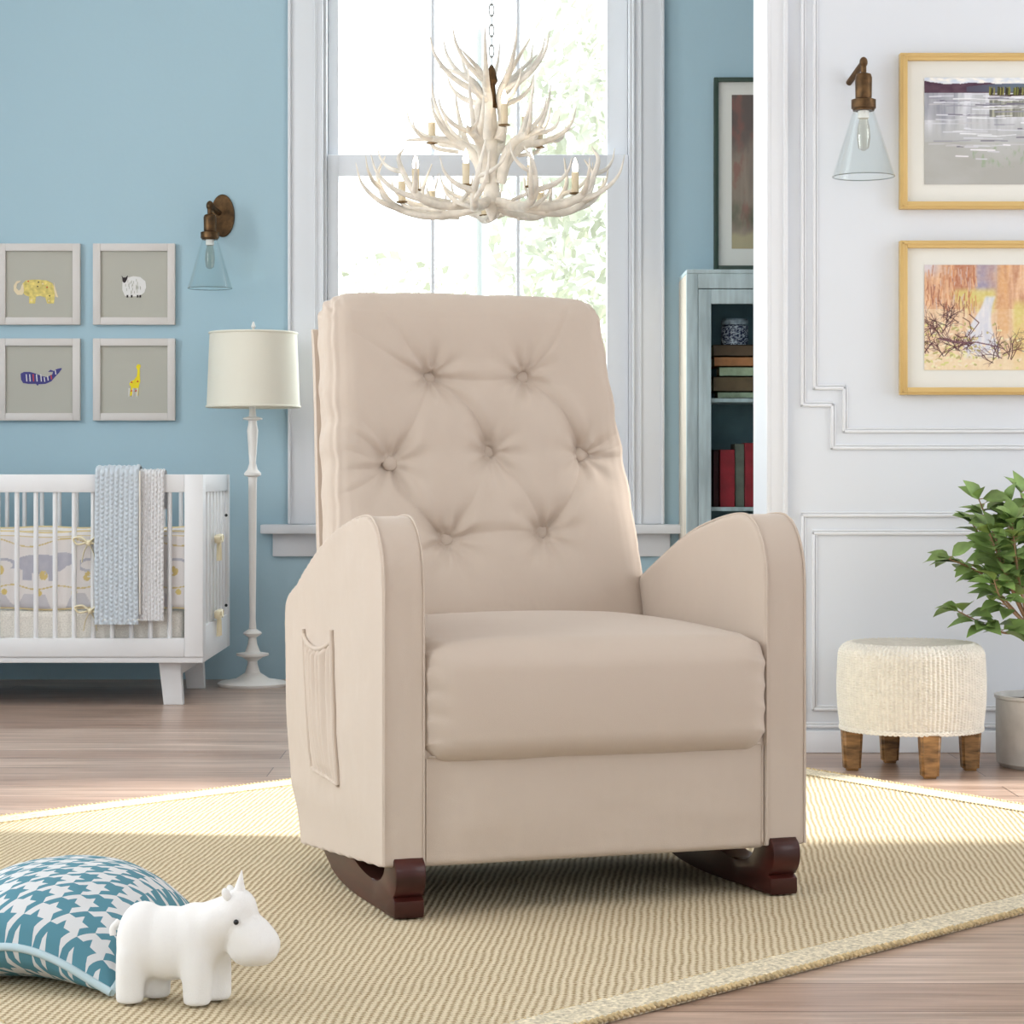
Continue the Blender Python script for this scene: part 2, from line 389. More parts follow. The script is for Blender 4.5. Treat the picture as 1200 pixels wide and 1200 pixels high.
def canvas(nx, ny, base, strokes):
    buf = [[base(i/nx, j/ny) for i in range(nx+1)] for j in range(ny+1)]
    for (P, col, r0, r1, al) in strokes:
        n = len(P)-1
        for k in range(n):
            (x0,y0),(x1,y1) = P[k],P[k+1]; L = max(1,int(math.hypot((x1-x0)*nx,(y1-y0)*ny)*1.6)); r_ = r0+(r1-r0)*k/max(1,n)
            for q in range(L):
                x = (x0+(x1-x0)*q/L)*nx; y = (y0+(y1-y0)*q/L)*ny; R_ = int(r_+1)
                for jj in range(int(y)-R_,int(y)+R_+1):
                    for ii in range(int(x)-R_,int(x)+R_+1):
                        if 0 <= ii <= nx and 0 <= jj <= ny:
                            d = math.hypot(ii-x,jj-y)
                            if d < r_+.5: buf[jj][ii] = mix(buf[jj][ii],col,al*min(1,r_+.5-d))
    return lambda s,t: buf[min(ny,int(round(t*ny)))][min(nx,int(round(s*nx)))]
rb_ = random.Random(21)
def lake(s,t):
    n = fbm(s*4,t*4,1); c = mix((192,196,204),(178,180,180),t*1.3+.3*n)
    if t < .13: c = mix((206,216,230),(246,244,238),.5+1.5*fbm(s*22,t*30,2))
    hl = .028+.04*ss(0,.3,s)+.012*fbm(s*16,0,5)+.02*math.sin(s*16)
    if hl < t < .145: c = mix((72,48,66),(98,74,88),.5+1.4*fbm(s*14,t*14,6))
    if s > .22 and .085-.03*math.sin((s-.22)*6) < t < .135: c = mix((98,112,128),(70,56,74),ss(.5,.2,s)*.6)
    if t >= .145:
        k = 1-ss(.30,.62,t)
        c = mix(c,(232,234,242),(.35+1.5*fbm(s*20,t*2.5,4))*k)
        c = mix(c,(120,124,140),max(0,-1.6*fbm(s*24,t*2,14)+.05)*k)
        if s < .16 and t < .4: c = mix(c,(132,134,146),.5*k)
    if s > .34 and .155 < t < .18: c = (62,42,50)
    if s > .34 and .2 < t < .37: c = mix(c,mix((92,94,84),(176,176,150),.5+1.8*fbm(s*60,t*2,12)),.75)
    if t > .6: c = mix((188,190,190),(172,172,168),t+n)
    if s > .25 and .62 < t < .84: c = mix(c,(150,168,140),.8*ss(.02,.35,fbm(s*34,t*12,15)))
    return c
ST = []
for k in range(150):
    y = .15+.5*rb_.random()**1.2; x = rb_.random(); L = rb_.uniform(.03,.25); cl = rb_.choice([(238,240,244),(226,228,236),(212,214,222),(150,150,164),(110,106,122),(196,196,200)])
    ST.append(([(x,y),(x+L/2,y+rb_.uniform(-.006,.006)),(x+L,y+rb_.uniform(-.01,.01))],cl,1.3,.4,.5))
for k in range(16):
    y = .6+.2*rb_.random(); x = rb_.random()*.8; ST.append(([(x,y),(x+rb_.uniform(.03,.1),y+.004)],rb_.choice([(236,234,240),(206,206,214)]),1.4,.5,.6))
for k in range(170):
    x = rb_.uniform(.34,1); y0_ = rb_.uniform(.085,.10); ST.append(([(x,.158),(x+.002,y0_+.02),(x,y0_)],rb_.choice([(112,118,58),(84,86,46),(54,48,36),(136,132,70),(46,40,34)]),1.5,.6,.8))
lake_art = canvas(420,240,lake,ST)
def woods(s,t):
    x = s*1.88 if s < .53 else 2-s*1.88 if s < 1.06 else 0
    n = fbm(s*9,t*5,21); v = fbm(s*44,t*4,22); f = fbm(s*60,t*34,23)
    c = mix((208,166,130),(232,208,176),.5+1.2*v+.3*t)
    if t < .42: c = mix(c,mix((190,134,104),(226,182,144),.5+1.6*v),.85)
    c = mix(c,(206,208,226),.8*ss(.16,.02,t)*ss(.22,.05,x))
    c = mix(c,(150,78,58),.75*ss(.26,.32,x)*ss(.50,.44,x)*ss(.42,.2,t)*(.6+v))
    c = mix(c,(150,146,176),.85*ss(.48,.53,x)*ss(.76,.70,x)*ss(.32,.18,t)*(.8+n))
    c = mix(c,(212,206,120),.8*ss(.28,.4,x+n*.3)*ss(.74,.66,x)*ss(.2,.27,t)*ss(.46,.36,t+n*.2))
    rv = .63+.04*math.sin(t*9)-.10*ss(.4,.8,t); rw = .045+.13*ss(.35,.85,t)
    c = mix(c,mix((200,208,228),(226,226,234),.5+v*1.4),.9*ss(.28,.32,t)*ss(.92,.86,t)*ss(rw+.02,rw-.01,abs(x-rv)))
    c = mix(c,(216,164,112),.75*ss(.70,.73,x)*ss(.85,.81,x)*ss(.75,.6,t)*(.8+v))
    c = mix(c,mix((214,204,116),(224,180,122),.5+2*n),.75*ss(.84,.9,x)*ss(.3,.4,t))
    c = mix(c,(232,214,178),.6*ss(.80,.9,t))
    return mix(c,(255,248,236),.08+.25*f)
ST = []
def twig(x,y,a,L,r_,dep):
    P = [(x,y)]
    for k in range(4): a += rb_.uniform(-.35,.35); x += math.cos(a)*L/4*.57; y += math.sin(a)*L/4; P.append((x,y))
    ST.append((P,rb_.choice([(78,46,50),(104,62,58),(92,58,70),(60,40,44)]),r_,r_*.5,.8))
    if dep:
        for k in range(3): twig(P[1+k][0],P[1+k][1],a+rb_.uniform(-1.1,1.1),L*.62,r_*.6,dep-1)
for (bx_,by_,n_,sp) in ((.02,.80,5,.09),(.12,.84,9,.14),(.22,.78,6,.1),(.38,.90,6,.06),(.46,.86,4,.05),(.07,.66,6,.08),(.14,.55,6,.08),(.62,.86,6,.1),(.78,.9,7,.12),(.92,.7,6,.1)):
    for k in range(n_): twig(bx_+rb_.uniform(-sp,sp)*.5,by_+rb_.uniform(-.05,.05),rb_.uniform(-2.7,-.5),rb_.uniform(.10,.24),.9,2)
for k in range(260):
    x = rb_.random()*.27 if k%2 else rb_.random(); y = rb_.uniform(.55,.98); ST.insert(0,([(x,y),(x+rb_.uniform(-.02,.02),y+rb_.uniform(-.02,.02))],rb_.choice([(232,226,184),(214,210,140),(236,220,196),(186,176,120)]),2.2,1.2,.6))
ST.append(([(.07,.70),(.14,.725),(.2,.74),(.27,.735),(.34,.76),(.42,.80)],(112,78,92),1.6,.8,.9))
ST.append(([(.16,.66),(.19,.69),(.225,.68),(.245,.62),(.235,.54),(.20,.50)],(96,60,52),1,.9,.8))
ST.append(([(.235,.47),(.285,.55),(.24,.66)],(96,60,52),1,.6,.8))
for k in range(120): x = rb_.random()*.27; y = rb_.uniform(.0,.4); ST.insert(0,([(x,y),(x+rb_.uniform(-.01,.01),y+rb_.uniform(.04,.12))],rb_.choice([(206,140,98),(176,112,84),(226,184,144),(158,104,88),(206,184,176)]),1.1,.6,.4))
woods_art = canvas(420,240,woods,ST)
def rain(s,t):
    v = fbm(s*9,t*1.6,41); n = fbm(s*4,t*5,42)
    c = mix((130,118,110),(164,150,134),.5+1.2*v)
    c = mix(c,(92,82,80),ss(.45,.2,t+.2*n)*.8)
    c = mix(c,(146,98,90),.6*ss(0,.3,fbm(s*6,t*6,44)))
    c = mix(c,(92,98,80),ss(.1,.0,abs(t-.78)-.03)*.8*(.5+n*2))
    c = mix(c,(186,176,140),.8*ss(.87,.92,t+.05*n))
    return c
pic(1053,64,1335,246,YP,YP,XX(590,YP)-XX(581.6,YP)+.0005,True,'gold framed lake painting with dark hills, upper of two on white wall',lake_art,(1082,92,1306,217),420,240,M_gold,.03,'gold framed paintings on the white wall')
pic(1053,283,1335,463,YP,YP,XX(590,YP)-XX(581.6,YP)+.0005,True,'gold framed autumn woodland painting, lower of two on white wall',woods_art,(1082,311,1306,434),420,240,M_gold,.03,'gold framed paintings on the white wall')
pic(836,92,960,317,YB,YB,.017,True,'dark green framed tall picture hanging above the pale blue cabinet',rain,(857,112,940,292),120,240,M_greenf,.03)
M_wframe = mat('white_frame', (214,208,204), .45); M_gmat = mat('grey_art_paper', (184,182,172), .9)
M_yel = mat('yellow_print', (226,206,122), .8, var=.15, vscale=60); M_pale = mat('cream_print', (232,214,180), .8); M_red = mat('red_print', (204,70,50), .8)
M_navy = mat('indigo_print', (70,66,130), .8); M_yg = mat('bright_yellow_print', (236,214,40), .8); M_char = mat('charcoal_print', (50,42,44), .8); M_wp = mat('white_print', (228,226,224), .8)
G4 = 'white framed animal prints above the crib'
def fl(m, pts, y, t, name):  # flat printed shape from pixel outline
    D = YB; mb = MB(); mb.prism([(XX(p[0],D),ZZ(p[1],D)) for p in pts], y, y-.0006); mb.build(name, m, t, smooth=False)
def el(cx,cy,rx,ry,n=16,a0=0): return [(cx+rx*math.cos(2*PI*i/n+a0), cy+ry*math.sin(2*PI*i/n+a0)) for i in range(n)]
t,yy = pic(-1,286,95,381,YB,YB,.029,True,'white framed yellow elephant print, upper left of four above crib',None,None,1,1,M_wframe,.025,G4,M_gmat)
fl(M_yel,[(27,333),(31,329),(38,328),(46,328),(56,329),(62,332),(65,338),(65,347),(64,356),(56,356),(54,349),(48,347),(43,348),(42,356),(35,356),(35,348),(30,346),(27,342),(26,337)],yy,t,'elephant_shape')
fl(M_pale,[(28,333),(29,342),(27,346),(21,346),(17,341),(17,335),(20,330),(25,329),(24,331),(21,333),(20,338),(23,341),(25,339),(26,335)],yy-.0002,t,'elephant_trunk')
fl(M_pale,[(64,331),(66,339),(69,349),(66,348),(64,340)],yy-.0002,t,'elephant_tail')
for i,p in enumerate([(34,330),(46,331),(51,333),(56,337),(38,352),(59,347),(58,353),(45,336)]): fl(M_red if i in (3,0) else M_char if i%2 else M_pale, el(p[0],p[1],.9,.9,8), yy-.0006, t, 'printed_dot')
t,yy = pic(110,286,206,381,YB,YB,.029,True,'white framed sheep print, upper right of four above crib',None,None,1,1,M_wframe,.025,G4,M_gmat)
fl(M_wp,[(144,331),(149,326),(157,324),(165,325),(171,330),(172,337),(170,343),(165,347),(154,348),(147,347),(144,340)],yy,t,'sheep_fleece')
fl(M_char,[(143,323),(145,325.5),(148,325.5),(150.5,323),(150,327),(148,331),(146,332),(144.5,330),(144,326)],yy-.0008,t,'sheep_head')
for p in (150,155,162,165): fl(M_char,[(p-1,346),(p+1,346),(p+1,349),(p-1,349)],yy-.0008,t,'sheep_foot')
for i in range(26):
    a = random.random()*2*PI; rr = math.sqrt(random.random()); x = 158+11*rr*math.cos(a); y = 336+9*rr*math.sin(a)
    fl(M_gmat,[(x-.35,y-1.6),(x+.35,y-1.6),(x+.35,y+1.6),(x-.35,y+1.6)],yy-.0008,t,'fleece_mark')
t,yy = pic(-1,397,95,493,YB,YB,.029,True,'white framed indigo whale print, lower left of four above crib',None,None,1,1,M_wframe,.025,G4,M_gmat)
fl(M_navy,[(25,438),(29,436),(36,436),(43,438),(50,441),(56,442),(62,439),(63,436),(57,436),(60,433.5),(64,435),(66,433),(72,431.5),(73.5,432),(70,437),(66,441),(61,447),(54,450),(46,450.5),(45,452.5),(43,450),(34,450),(28,449),(25.5,445)],yy,t,'whale_shape')
for i,x in enumerate((32,36,40,44,49,53,57,61,66)):
    h = 4.2 if x < 50 else 2.6; yc = 443 if x < 50 else 446-(x-50)*.35 if x < 62 else 436.5
    fl(M_red if i in (2,7) else M_wp,[(x-.9,yc-h),(x+.2,yc-h),(x+.9,yc+h),(x-.2,yc+h)],yy-.0007,t,'whale_stripe')
t,yy = pic(110,397,206,493,YB,YB,.029,True,'white framed yellow giraffe print, lower right of four above crib',None,None,1,1,M_wframe,.025,G4,M_gmat)
fl(M_yg,[(160,430),(162,427),(165,427.5),(165.5,430),(164.5,432),(164.5,440),(165,447),(163.5,452),(162.5,464),(160.5,464),(160.5,455),(156.5,455),(155,464),(153,464),(154,454),(152,450),(154,447),(158,445),(161,441),(161.8,434)],yy,t,'giraffe_shape')
for i,p in enumerate([(155,448),(162,447),(160,458),(155,458)]): fl(M_red,[(p[0]-1.3,p[1]+1),(p[0],p[1]-1.5),(p[0]+1.3,p[1]+1)],yy-.0007,t,'giraffe_patch')
for x in (151.5,156,161): fl(M_wp,[(x,455),(x+1.2,455),(x+.9,465),(x-.3,465)],yy-.0009,t,'giraffe_leg')
# ================================================================ SCONCES
def sconce(D, wall, plate, arm, elbow, sock, cone, label, group):
    t = thing('wall_sconce', (elbow[0], wall, cone['zb']), label, 'wall lamp', group=group)
    if plate:
        MB().lathe((plate[0],wall-.001,plate[1]),[(0.001,0),(1,0),(1,.006),(.93,.012),(.6,.014),(.001,.014)],48,axis=(0,-1,0),sx=plate[2],sy=plate[3]).build('backplate', M_bronze, t) if False else None
        m = MB(); pr = [(0.01,0),(1,0),(1,.007),(.95,.012),(.01,.013)]; vs = []; n = 48
        for (r,h) in pr:
            for k in range(n): vs.append((plate[0]+plate[2]*r*math.cos(2*PI*k/n), wall-.0005-h, plate[1]+plate[3]*r*math.sin(2*PI*k/n)))
        fs = [(i*n+k,i*n+(k+1)%n,(i+1)*n+(k+1)%n,(i+1)*n+k) for i in range(4) for k in range(n)]+[tuple(range(n)),tuple(range(4*n,5*n))]
        m.add(vs,fs).build('backplate', M_bronze, t, angle=30)
    a = MB(); a.tube([arm, elbow], cone['ar'], 12); a.ball(elbow, (cone['ar']*1.3,cone['ar']*1.3,cone['ar']*1.7), 16, 12)
    a.tube([elbow, (sock[0],sock[1],sock[2])], cone['ar']*.9, 12); a.build('arm', M_bronze, t)
    x,y,z0 = sock; z1 = cone['zt']; L = z0-z1; r = cone['r0']
    MB().lathe((x,y,0),[(.3*r,z0+.004),(.62*r,z0),(.72*r,z0-.1*L),(.7*r,z0-.62*L),(.66*r,z0-.66*L),(1.05*r,z0-.7*L),(1.05*r,z0-.93*L),(.95*r,z0-.95*L),(.9*r,z1),(.3*r,z1)],12 if False else 24).build('socket', M_bronze, t, angle=30)
    zb_ = cone['zb']; rb = cone['rb']
    MB().lathe((x,y,0),[(r*.9,z1+.004),(r*.95,z1-.004),(rb,zb_),(rb-.003,zb_),(r*.85,z1-.004)],48,cap=False).build('glass_shade', M_glass, t)
    MB().tube([(x+(rb-.0015)*math.cos(2*PI*i/48),y+(rb-.0015)*math.sin(2*PI*i/48),zb_) for i in range(49)],.0016,6).build('glass_rim', M_rim, t)
    bl = MB().lathe((x,y,0),[(.012,z1),(.013,z1-.03),(.017,z1-.045),(.019,z1-.075),(.015,z1-.105),(.004,z1-.112)],20).build('light_bulb', M_bulb, t)
    MB().lathe((x,y,0),[(.016,z1+.002),(.016,z1-.02),(.0125,z1-.022)],20).build('bulb_collar', M_lamp, t)
M_rim = glassmat('thick_glass_rim', (206,214,214), .3)
M_bulb = glassmat('bulb_glass', (246,243,236), .2)
D = 8.84
sconce(D, YB, (XX(261,YB),ZZ(253,YB),.047,.083), (XX(257,YB),YB-.01,ZZ(250,YB)), (XX(246,D),D,ZZ(241,D)), (XX(246,D),D,ZZ(252,D)),
       dict(zt=ZZ(281,D),zb=ZZ(338,D),r0=.034,rb=.086,ar=.011), 'bronze wall sconce with oval backplate and glass cone on blue wall', 'bronze wall sconces with glass cones')
D = 6.50
sconce(D, YP, None, (XX(995,YP),YP+.002,ZZ(97,YP)), (XX(1012,D),D,ZZ(73,D)), (XX(1012,D),D,ZZ(87,D)),
       dict(zt=ZZ(130,D),zb=ZZ(207,D),r0=.033,rb=.088,ar=.009), 'bronze wall sconce with clear glass cone on white wall beside lake painting', 'bronze wall sconces with glass cones')
# ================================================================ FLOOR LAMP
D = 8.68
def zl(y): return ZZ(y,D)
lx = XX(296,D); u = D/F
t = thing('floor_lamp', (lx,D,0), 'white turned floor lamp with cream drum shade beside the crib', 'floor lamp')
r = lambda px: px*u
MB().lathe((lx,D,0),[(r(40),0),(r(41),.006),(r(41),.012),(r(38),.018),(r(20),.028),(r(9),.05),(r(6),.08),(r(4.5),.13)],56).build('base', M_lamp, t)
MB().lathe((lx,D,0),[(r(4.5),zl(784)),(r(5),zl(775)),(r(12),zl(770)),(r(19),zl(768)),(r(19),zl(765.5)),(r(9),zl(764)),(r(5.5),zl(755)),(r(4.5),zl(747)),(r(10),zl(743.5)),(r(11),zl(742)),(r(10),zl(740.5)),(r(4.5),zl(737)),
  (r(3.6),zl(725)),(r(4.4),zl(650)),(r(5),zl(565)),(r(5.5),zl(559)),(r(10),zl(557)),(r(10),zl(554.5)),(r(6),zl(550)),(r(4),zl(543)),(r(5.5),zl(520)),(r(6.6),zl(505)),(r(5.2),zl(497)),(r(5),zl(493)),(r(11.5),zl(491.5)),(r(11.5),zl(490)),(r(4.5),zl(488)),(r(3.5),zl(478)),(r(3),zl(470)),(r(2.4),zl(440))],32).build('pole', M_lamp, t)
sx0 = XX(297.5,D); rt, rb = r(51), r(54.5)
MB().lathe((sx0-.002,D,0),[(rb,zl(477)),(rt,zl(390)),(rt-.003,zl(390)),(rb-.003,zl(477))],64,cap=False).build('lamp_shade', M_shade, t)
m = MB()
for (rr,z) in ((rb,zl(476.5)),(rt,zl(390.5))): MB().tube([(sx0-.002+rr*math.cos(2*PI*i/64),D+rr*math.sin(2*PI*i/64),z) for i in range(65)], .0045, 8).build('shade_trim', M_shade, t)
m = MB(); m.lathe((sx0-.002,D,0),[(.004,zl(400)),(.004,zl(385)),(.009,zl(383)),(.006,zl(380)),(.003,zl(377))],16)
for k in range(3): m.tube([(sx0-.002,D,zl(400)),(sx0-.002+rt*math.cos(k*2.09),D+rt*math.sin(k*2.09),zl(392))], .002, 6)
m.build('finial', M_lamp, t)
# ================================================================ CRIB
D = 7.9; D2 = 8.70
cr = thing('crib', (XX(238,D)-.6,D,0), 'white wooden crib with slatted sides standing against the blue wall', 'crib')
x1 = XX(238,D); x0 = x1-1.38; zt = ZZ(556,D); zr = ZZ(577,D); zb1 = ZZ(748,D); zb0 = ZZ(777,D); pw = XX(238,D)-XX(216,D)
MB().box((x0+pw,D,zr),(x1-pw,D+.03,zt),.003).build('top_rail', M_crib, cr, angle=30)
MB().box((x0+pw,D2-.03,zr),(x1-pw,D2,zt),.003).build('top_rail', M_crib, cr, angle=30)
m = MB(); m.box((x0+pw,D,ZZ(770,D)),(x1-pw,D+.03,zb1),.003); m.box((x0+.002,D+.006,zb0),(x1-.002,D+.03,ZZ(770,D)-.001),.002); m.build('bottom_rail', M_crib, cr, angle=30)
MB().box((x0+pw,D2-.03,zb0),(x1-pw,D2,zb1),.003).build('bottom_rail', M_crib, cr, angle=30)
for (xa,s) in ((x1,-1),(x0,1)):
    m = MB()
    m.box((xa,D-.001,ZZ(770,D)),(xa+s*pw,D+.032,zt),.003)
    m.box((xa,D2-.062,zb0),(xa+s*.032,D2,zt),.003); m.box((xa,D+.032,zb0),(xa+s*.03,D+.075,zt),.002)
    m.box((xa+s*.001,D+.075,zr),(xa+s*.03,D2-.062,zt),.002); m.box((xa+s*.001,D+.075,zb0),(xa+s*.03,D2-.062,ZZ(735,D)),.002)
    e = m.build('end_panel', M_crib, cr, angle=30)
    n_ = 7
    for k in range(n_):
        yy = D+.075+(D2-.137-D)*(k+.5)/n_
        MB().box((xa+s*.008,yy-.020,ZZ(735,D)-.001),(xa+s*.024,yy+.020,zr+.001),.004).build('slat', M_crib, e, angle=30)
    if s < 0:
        for z in (.645,.31): MB().ball((xa+.001,D2-.13,z),.006,10,6).build('bolt', M_black, e)
n_ = 26
for k in range(n_):
    px = 198-22.4*k; x = XX(px,D)
    if x < x0+pw+.02: break
    MB().tube([(x,D+.015,zb1-.001),(x,D+.015,zr+.001)], .0085, 10).build('slat', M_crib, cr)
    MB().tube([(x,D2-.015,zb1-.001),(x,D2-.015,zr+.001)], .0085, 10).build('slat', M_crib, cr)
# legs
def leg(px, d, s):
    m = MB(); a = (XX(178,D),XX(208,D)); b_ = (XX(184,D),XX(207,D)); off = px
    m.prism([(a[0]+off,zb0),(a[1]+off-.012,zb0),(b_[1]+off,0),(b_[0]+off,0)] if s>0 else [(2*off-a[0],zb0),(2*off-a[1]+.012,zb0),(2*off-b_[1],0),(2*off-b_[0],0)], d, d+.045, bev=.004); return m
dx = .012
for d in (D+.07, D2-.13):
    leg(dx, d, 1).build('leg', M_crib, cr, angle=30); leg((x0+x1)/2, d, -1).build('leg', M_crib, cr, angle=30)
for xq in (XX(205,D), x0+x1-XX(205,D)):
    MB().box((xq-.02,D+.11,zb0-.05),(xq+.005,D2-.125,zb0+.002),.003).build('leg_brace', M_crib, cr, angle=30)
MB().box((x0+.03,D+.035,zb0+.005),(x1-.03,D2-.035,zb0+.03)).build('mattress_base', M_crib, cr, smooth=False)
# mattress, bumper
M_sheet = mat('dotted_sheet', (234,230,222), .85, bump=.3, scale=90, var=.08, vscale=200)
vs,fs = rgrid((.62,.36,.075),.03,(10,8,3),4); m = MB(); mc = Vector(((x0+x1)/2,(D+D2)/2,.255)); m.add([p+mc for p,n in vs],fs)
tag(m.build('crib_mattress', M_sheet), 'crib mattress in a speckled sheet lying inside the white crib', 'mattress')
M_bump = colmat('bumper_print', .85, bump=.4, scale=120)
def elephant(u,v):  # u,v in pattern tile 0..1 x 0..1 ; True inside the grey-lilac elephant
    if ((u-.56)/.30)**2+((v-.56)/.27)**2 < 1: return True
    if ((u-.80)/.15)**2+((v-.68)/.2)**2 < 1: return True
    if .34 < u < .45 and .1 < v < .5: return True
    if .64 < u < .75 and .1 < v < .5: return True
    r_ = math.hypot(u-.12,(v-.5)*.9)
    return .11 < r_ < .17 and not (u > .12 and v < .4) 
def bump_c(x,z):   # x,z metres
    base = (232,228,227); c = base; T = .30; u = (x/T)%1; v = z
    n = fbm(x*30,z*30,3)
    q = (v-.085)/.125
    if 0 < q < 1 and elephant(u,q): c = mix(base,(172,174,190),.75+.3*n)
    if v < .05 and math.sin(x*44)+.5*math.sin(x*20) > .2-(.05-v)*20: c = mix(base,(186,186,196),.6)
    if abs(v-.228-.014*math.sin(x*24)) < .0022 or abs(v-.074-.006*math.sin(x*40)) < .0022 or abs(v-.25) < .0015: c = (214,196,140)
    dx_ = ((x-.1)%.15)-.075
    if math.hypot(dx_,(v-.13-.02*math.sin(x*5))*.8) < .014 and n > -.1: c = (216,196,134)
    if math.hypot(((x+.02)%.12)-.06,(v-.055)) < .010: c = (220,200,130)
    return c
zB0, zB1 = ZZ(714,D), ZZ(624,D)
bt = thing('crib_bumper', ((x0+x1)/2,D+.06,zB0), 'padded crib bumper printed with lilac elephants inside the slats', 'bumper')
yf = D+.037
def panel(a, b_, nx, name):
    vs = []; cols = []; nz = 90; L = (Vector(b_)-Vector(a)).length; dirv = (Vector(b_)-Vector(a)).normalized(); nrm = Vector((dirv.y,-dirv.x,0))
    m = MB()
    def P(s,q,side):
        e = min(1,min(s,1-s)*L/.02)*min(1,min(q,1-q)*.26/.02); th = .012*math.sqrt(max(0,1-(1-e)**2))+.0015*fbm(s*L*12,q*4,side)*e
        p = Vector(a)+dirv*(s*L)+nrm*th*side; return Vector((p.x,p.y,zB0+q*(zB1-zB0)+.003*math.sin(s*L*22)))
    for side in (1,-1):
        m.grid(nx,nz,lambda s,q: P(s,q,side)); cols += [lin(bump_c(s*L,q*(zB1-zB0)/1.0)) for q in [j/nz for j in range(nz+1)] for s in [i/nx for i in range(nx+1)]]
    return m.build(name, M_bump, bt, cols=cols)
panel((x0+.05,yf+.014,0),(x1-.045,yf+.014,0),520,'front_panel')
panel((x0+.05,D2-.06,0),(x1-.045,D2-.06,0),200,'rear_panel')
panel((x1-.048,D+.07,0),(x1-.048,D2-.08,0),160,'side_panel')
M_pip = mat('bumper_piping',(226,208,160),.7)
for (y_) in (yf+.014,D2-.06):
    for z in (zB0,zB1): MB().tube([(x0+.05+i*.02,y_,z+.003*math.sin(i*.02*22)) for i in range(int((x1-x0-.1)/.02)+1)], .004, 8).build('piping', M_pip, bt, label='gold piping along the bumper edge')
M_rib = mat('satin_ribbon', (238,228,196), .4, sheen=.3)
def bow(c, s, ax):   # ax: sideways unit vector
    m = MB(); c = Vector(c); ax = Vector(ax); up = Vector((0,0,1))
    for q in (-1,1):
        m.tube(bez([c, c+ax*q*s*.5+up*s*.35, c+ax*q*s+up*s*.25, c+ax*q*s*.75-up*s*.1, c+ax*q*s*.2-up*s*.02],6), s*.2, 8, flat=.35)
        m.tube(bez([c, c+ax*q*s*.3-up*s*.6, c+ax*q*s*.45-up*s*1.3],6), [s*.13]*13, 8, flat=.3)
    m.ball(c, s*.2, 10, 8); return m
for (px,py) in ((104,636),(106,716)): bow((XX(px,D),D-.004,ZZ(py,D)), .052, (1,0,0)).build('ribbon_bow', M_rib, bt)
for (yy,z) in ((8.26,.56),(8.26,.29)): bow((x1+.012,yy,z), .055, (0,1,0)).build('ribbon_bow', M_rib, bt)
# knitted throw draped on the crib rail
def throw(px0, px1, ytop, ybot, out, m_, name, par, front):
    xa, xb_ = XX(px0,D), XX(px1,D); wd = xb_-xa; nx = 110; ny = 200
    zt_ = zt; L1 = ZZ(ytop,D)-ZZ(ybot,D); Lb = .12; th = .010+out
    def P(s,q):
        # path length from the back hem, over the rail, to the front hem
        d = q*(Lb+.05+L1)
        if d < Lb: y,z,n = D+.03+th, zt_-Lb+d, Vector((0,1,0))
        elif d < Lb+.05+.0: a = (d-Lb)/.05*PI; y,z,n = D+.015+(.015+th)*math.cos(a), zt_+(.004+th)*math.sin(a), Vector((0,math.cos(a),math.sin(a)))
        else: y,z,n = D-th, zt_-(d-Lb-.05), Vector((0,-1,0))
        col = s*9; k = col%1; cab = abs(math.sin(PI*k)); h = .0045*cab*(.6+.4*math.sin(d*2*PI/.016+ (PI if int(col)%2 else 0)+6*abs(k-.5)))
        n2 = .004*fbm(s*3,d*6,out*100)
        slack = max(0,(d-Lb-.05))*.02
        x = xa+wd*s-.012*math.sin(q*2.5)*(.4)+.003*fbm(q*14,s*2,8)
        return Vector((x,y,z))+n*(h+n2)+Vector((0,-slack*front,0))
    m = MB().grid(nx,ny,P)
    m.grid(nx,ny,lambda s,q: P(s,q)+Vector((0,.004,-.004 if .2<q<.4 else 0)))
    return m.build(name, m_, par)
M_kb = mat('blue_knit', (190,199,207), .9, bump=.3, scale=600, sheen=.3); M_kg = mat('grey_knit', (212,212,214), .9, bump=.3, scale=600, sheen=.3)
kt = thing('knitted_throw', (XX(155,D),D,zt), 'folded blue and grey cable knit throw hanging over the crib rail', 'blanket')
throw(114,165,550,725,.016,M_kb,'front_fold',kt,1); throw(160,194,553,724,.002,M_kg,'rear_fold',kt,.6)
kt.children
m = MB(); m.tube([(XX(165,D)+.001,D-.03-.0*i,zt+.012-i*.0245) for i in range(21)], .0028, 6)
m.tube([(XX(114,D)+i*.0075,D-.034,ZZ(725.5,D)) for i in range(21)], .0028, 6); m.build('edge_binding', mat('throw_binding',(240,236,226),.7), kt)
# ================================================================ CABINET
M_cab = mat('washed_blue_wood', (186,204,208), .6, bump=.3, scale=30, var=.14, vscale=5, stretch=(6,6,.7)); M_side = mat('bare_wood_side', (214,204,188), .6, var=.1, vscale=6, stretch=(6,6,.7))
M_cin = mat('teal_cabinet_inside', (120,150,160), .8, var=.12, vscale=9)
D = 8.60; X0 = XX(804.5,D); X1 = X0+1.0; Zt = ZZ(320,D)
ct = thing('display_cabinet', ((X0+X1)/2,YB-.18,0), 'weathered pale blue display cabinet standing behind the white wall', 'cabinet')
MB().box((X0,D+.012,0),(X0+.02,YB-.002,Zt-.002),.003).build('side_panel', M_side, ct, angle=30); MB().box((X1-.02,D+.012,0),(X1,YB-.002,Zt-.002),.003).build('side_panel', M_side, ct, angle=30)
MB().box((X0+.02,YB-.014,.06),(X1-.02,YB-.002,Zt-.02)).build('back_panel', M_cin, ct, smooth=False)
MB().box((X0,D,Zt-.002),(X1,YB-.002,Zt+.014),.003).build('top_board', M_cab, ct, angle=30)
m = MB(); a = XX(818,D)-X0; m.box((X0,D,0),(X0+a,D+.02,Zt-.002),.002); m.box((X1-a,D,0),(X1,D+.02,Zt-.002),.002); m.box((X0+a,D,ZZ(338,D)),(X1-a,D+.02,Zt-.002),.002); m.box((X0+a,D,0),(X1-a,D+.02,.12),.002)
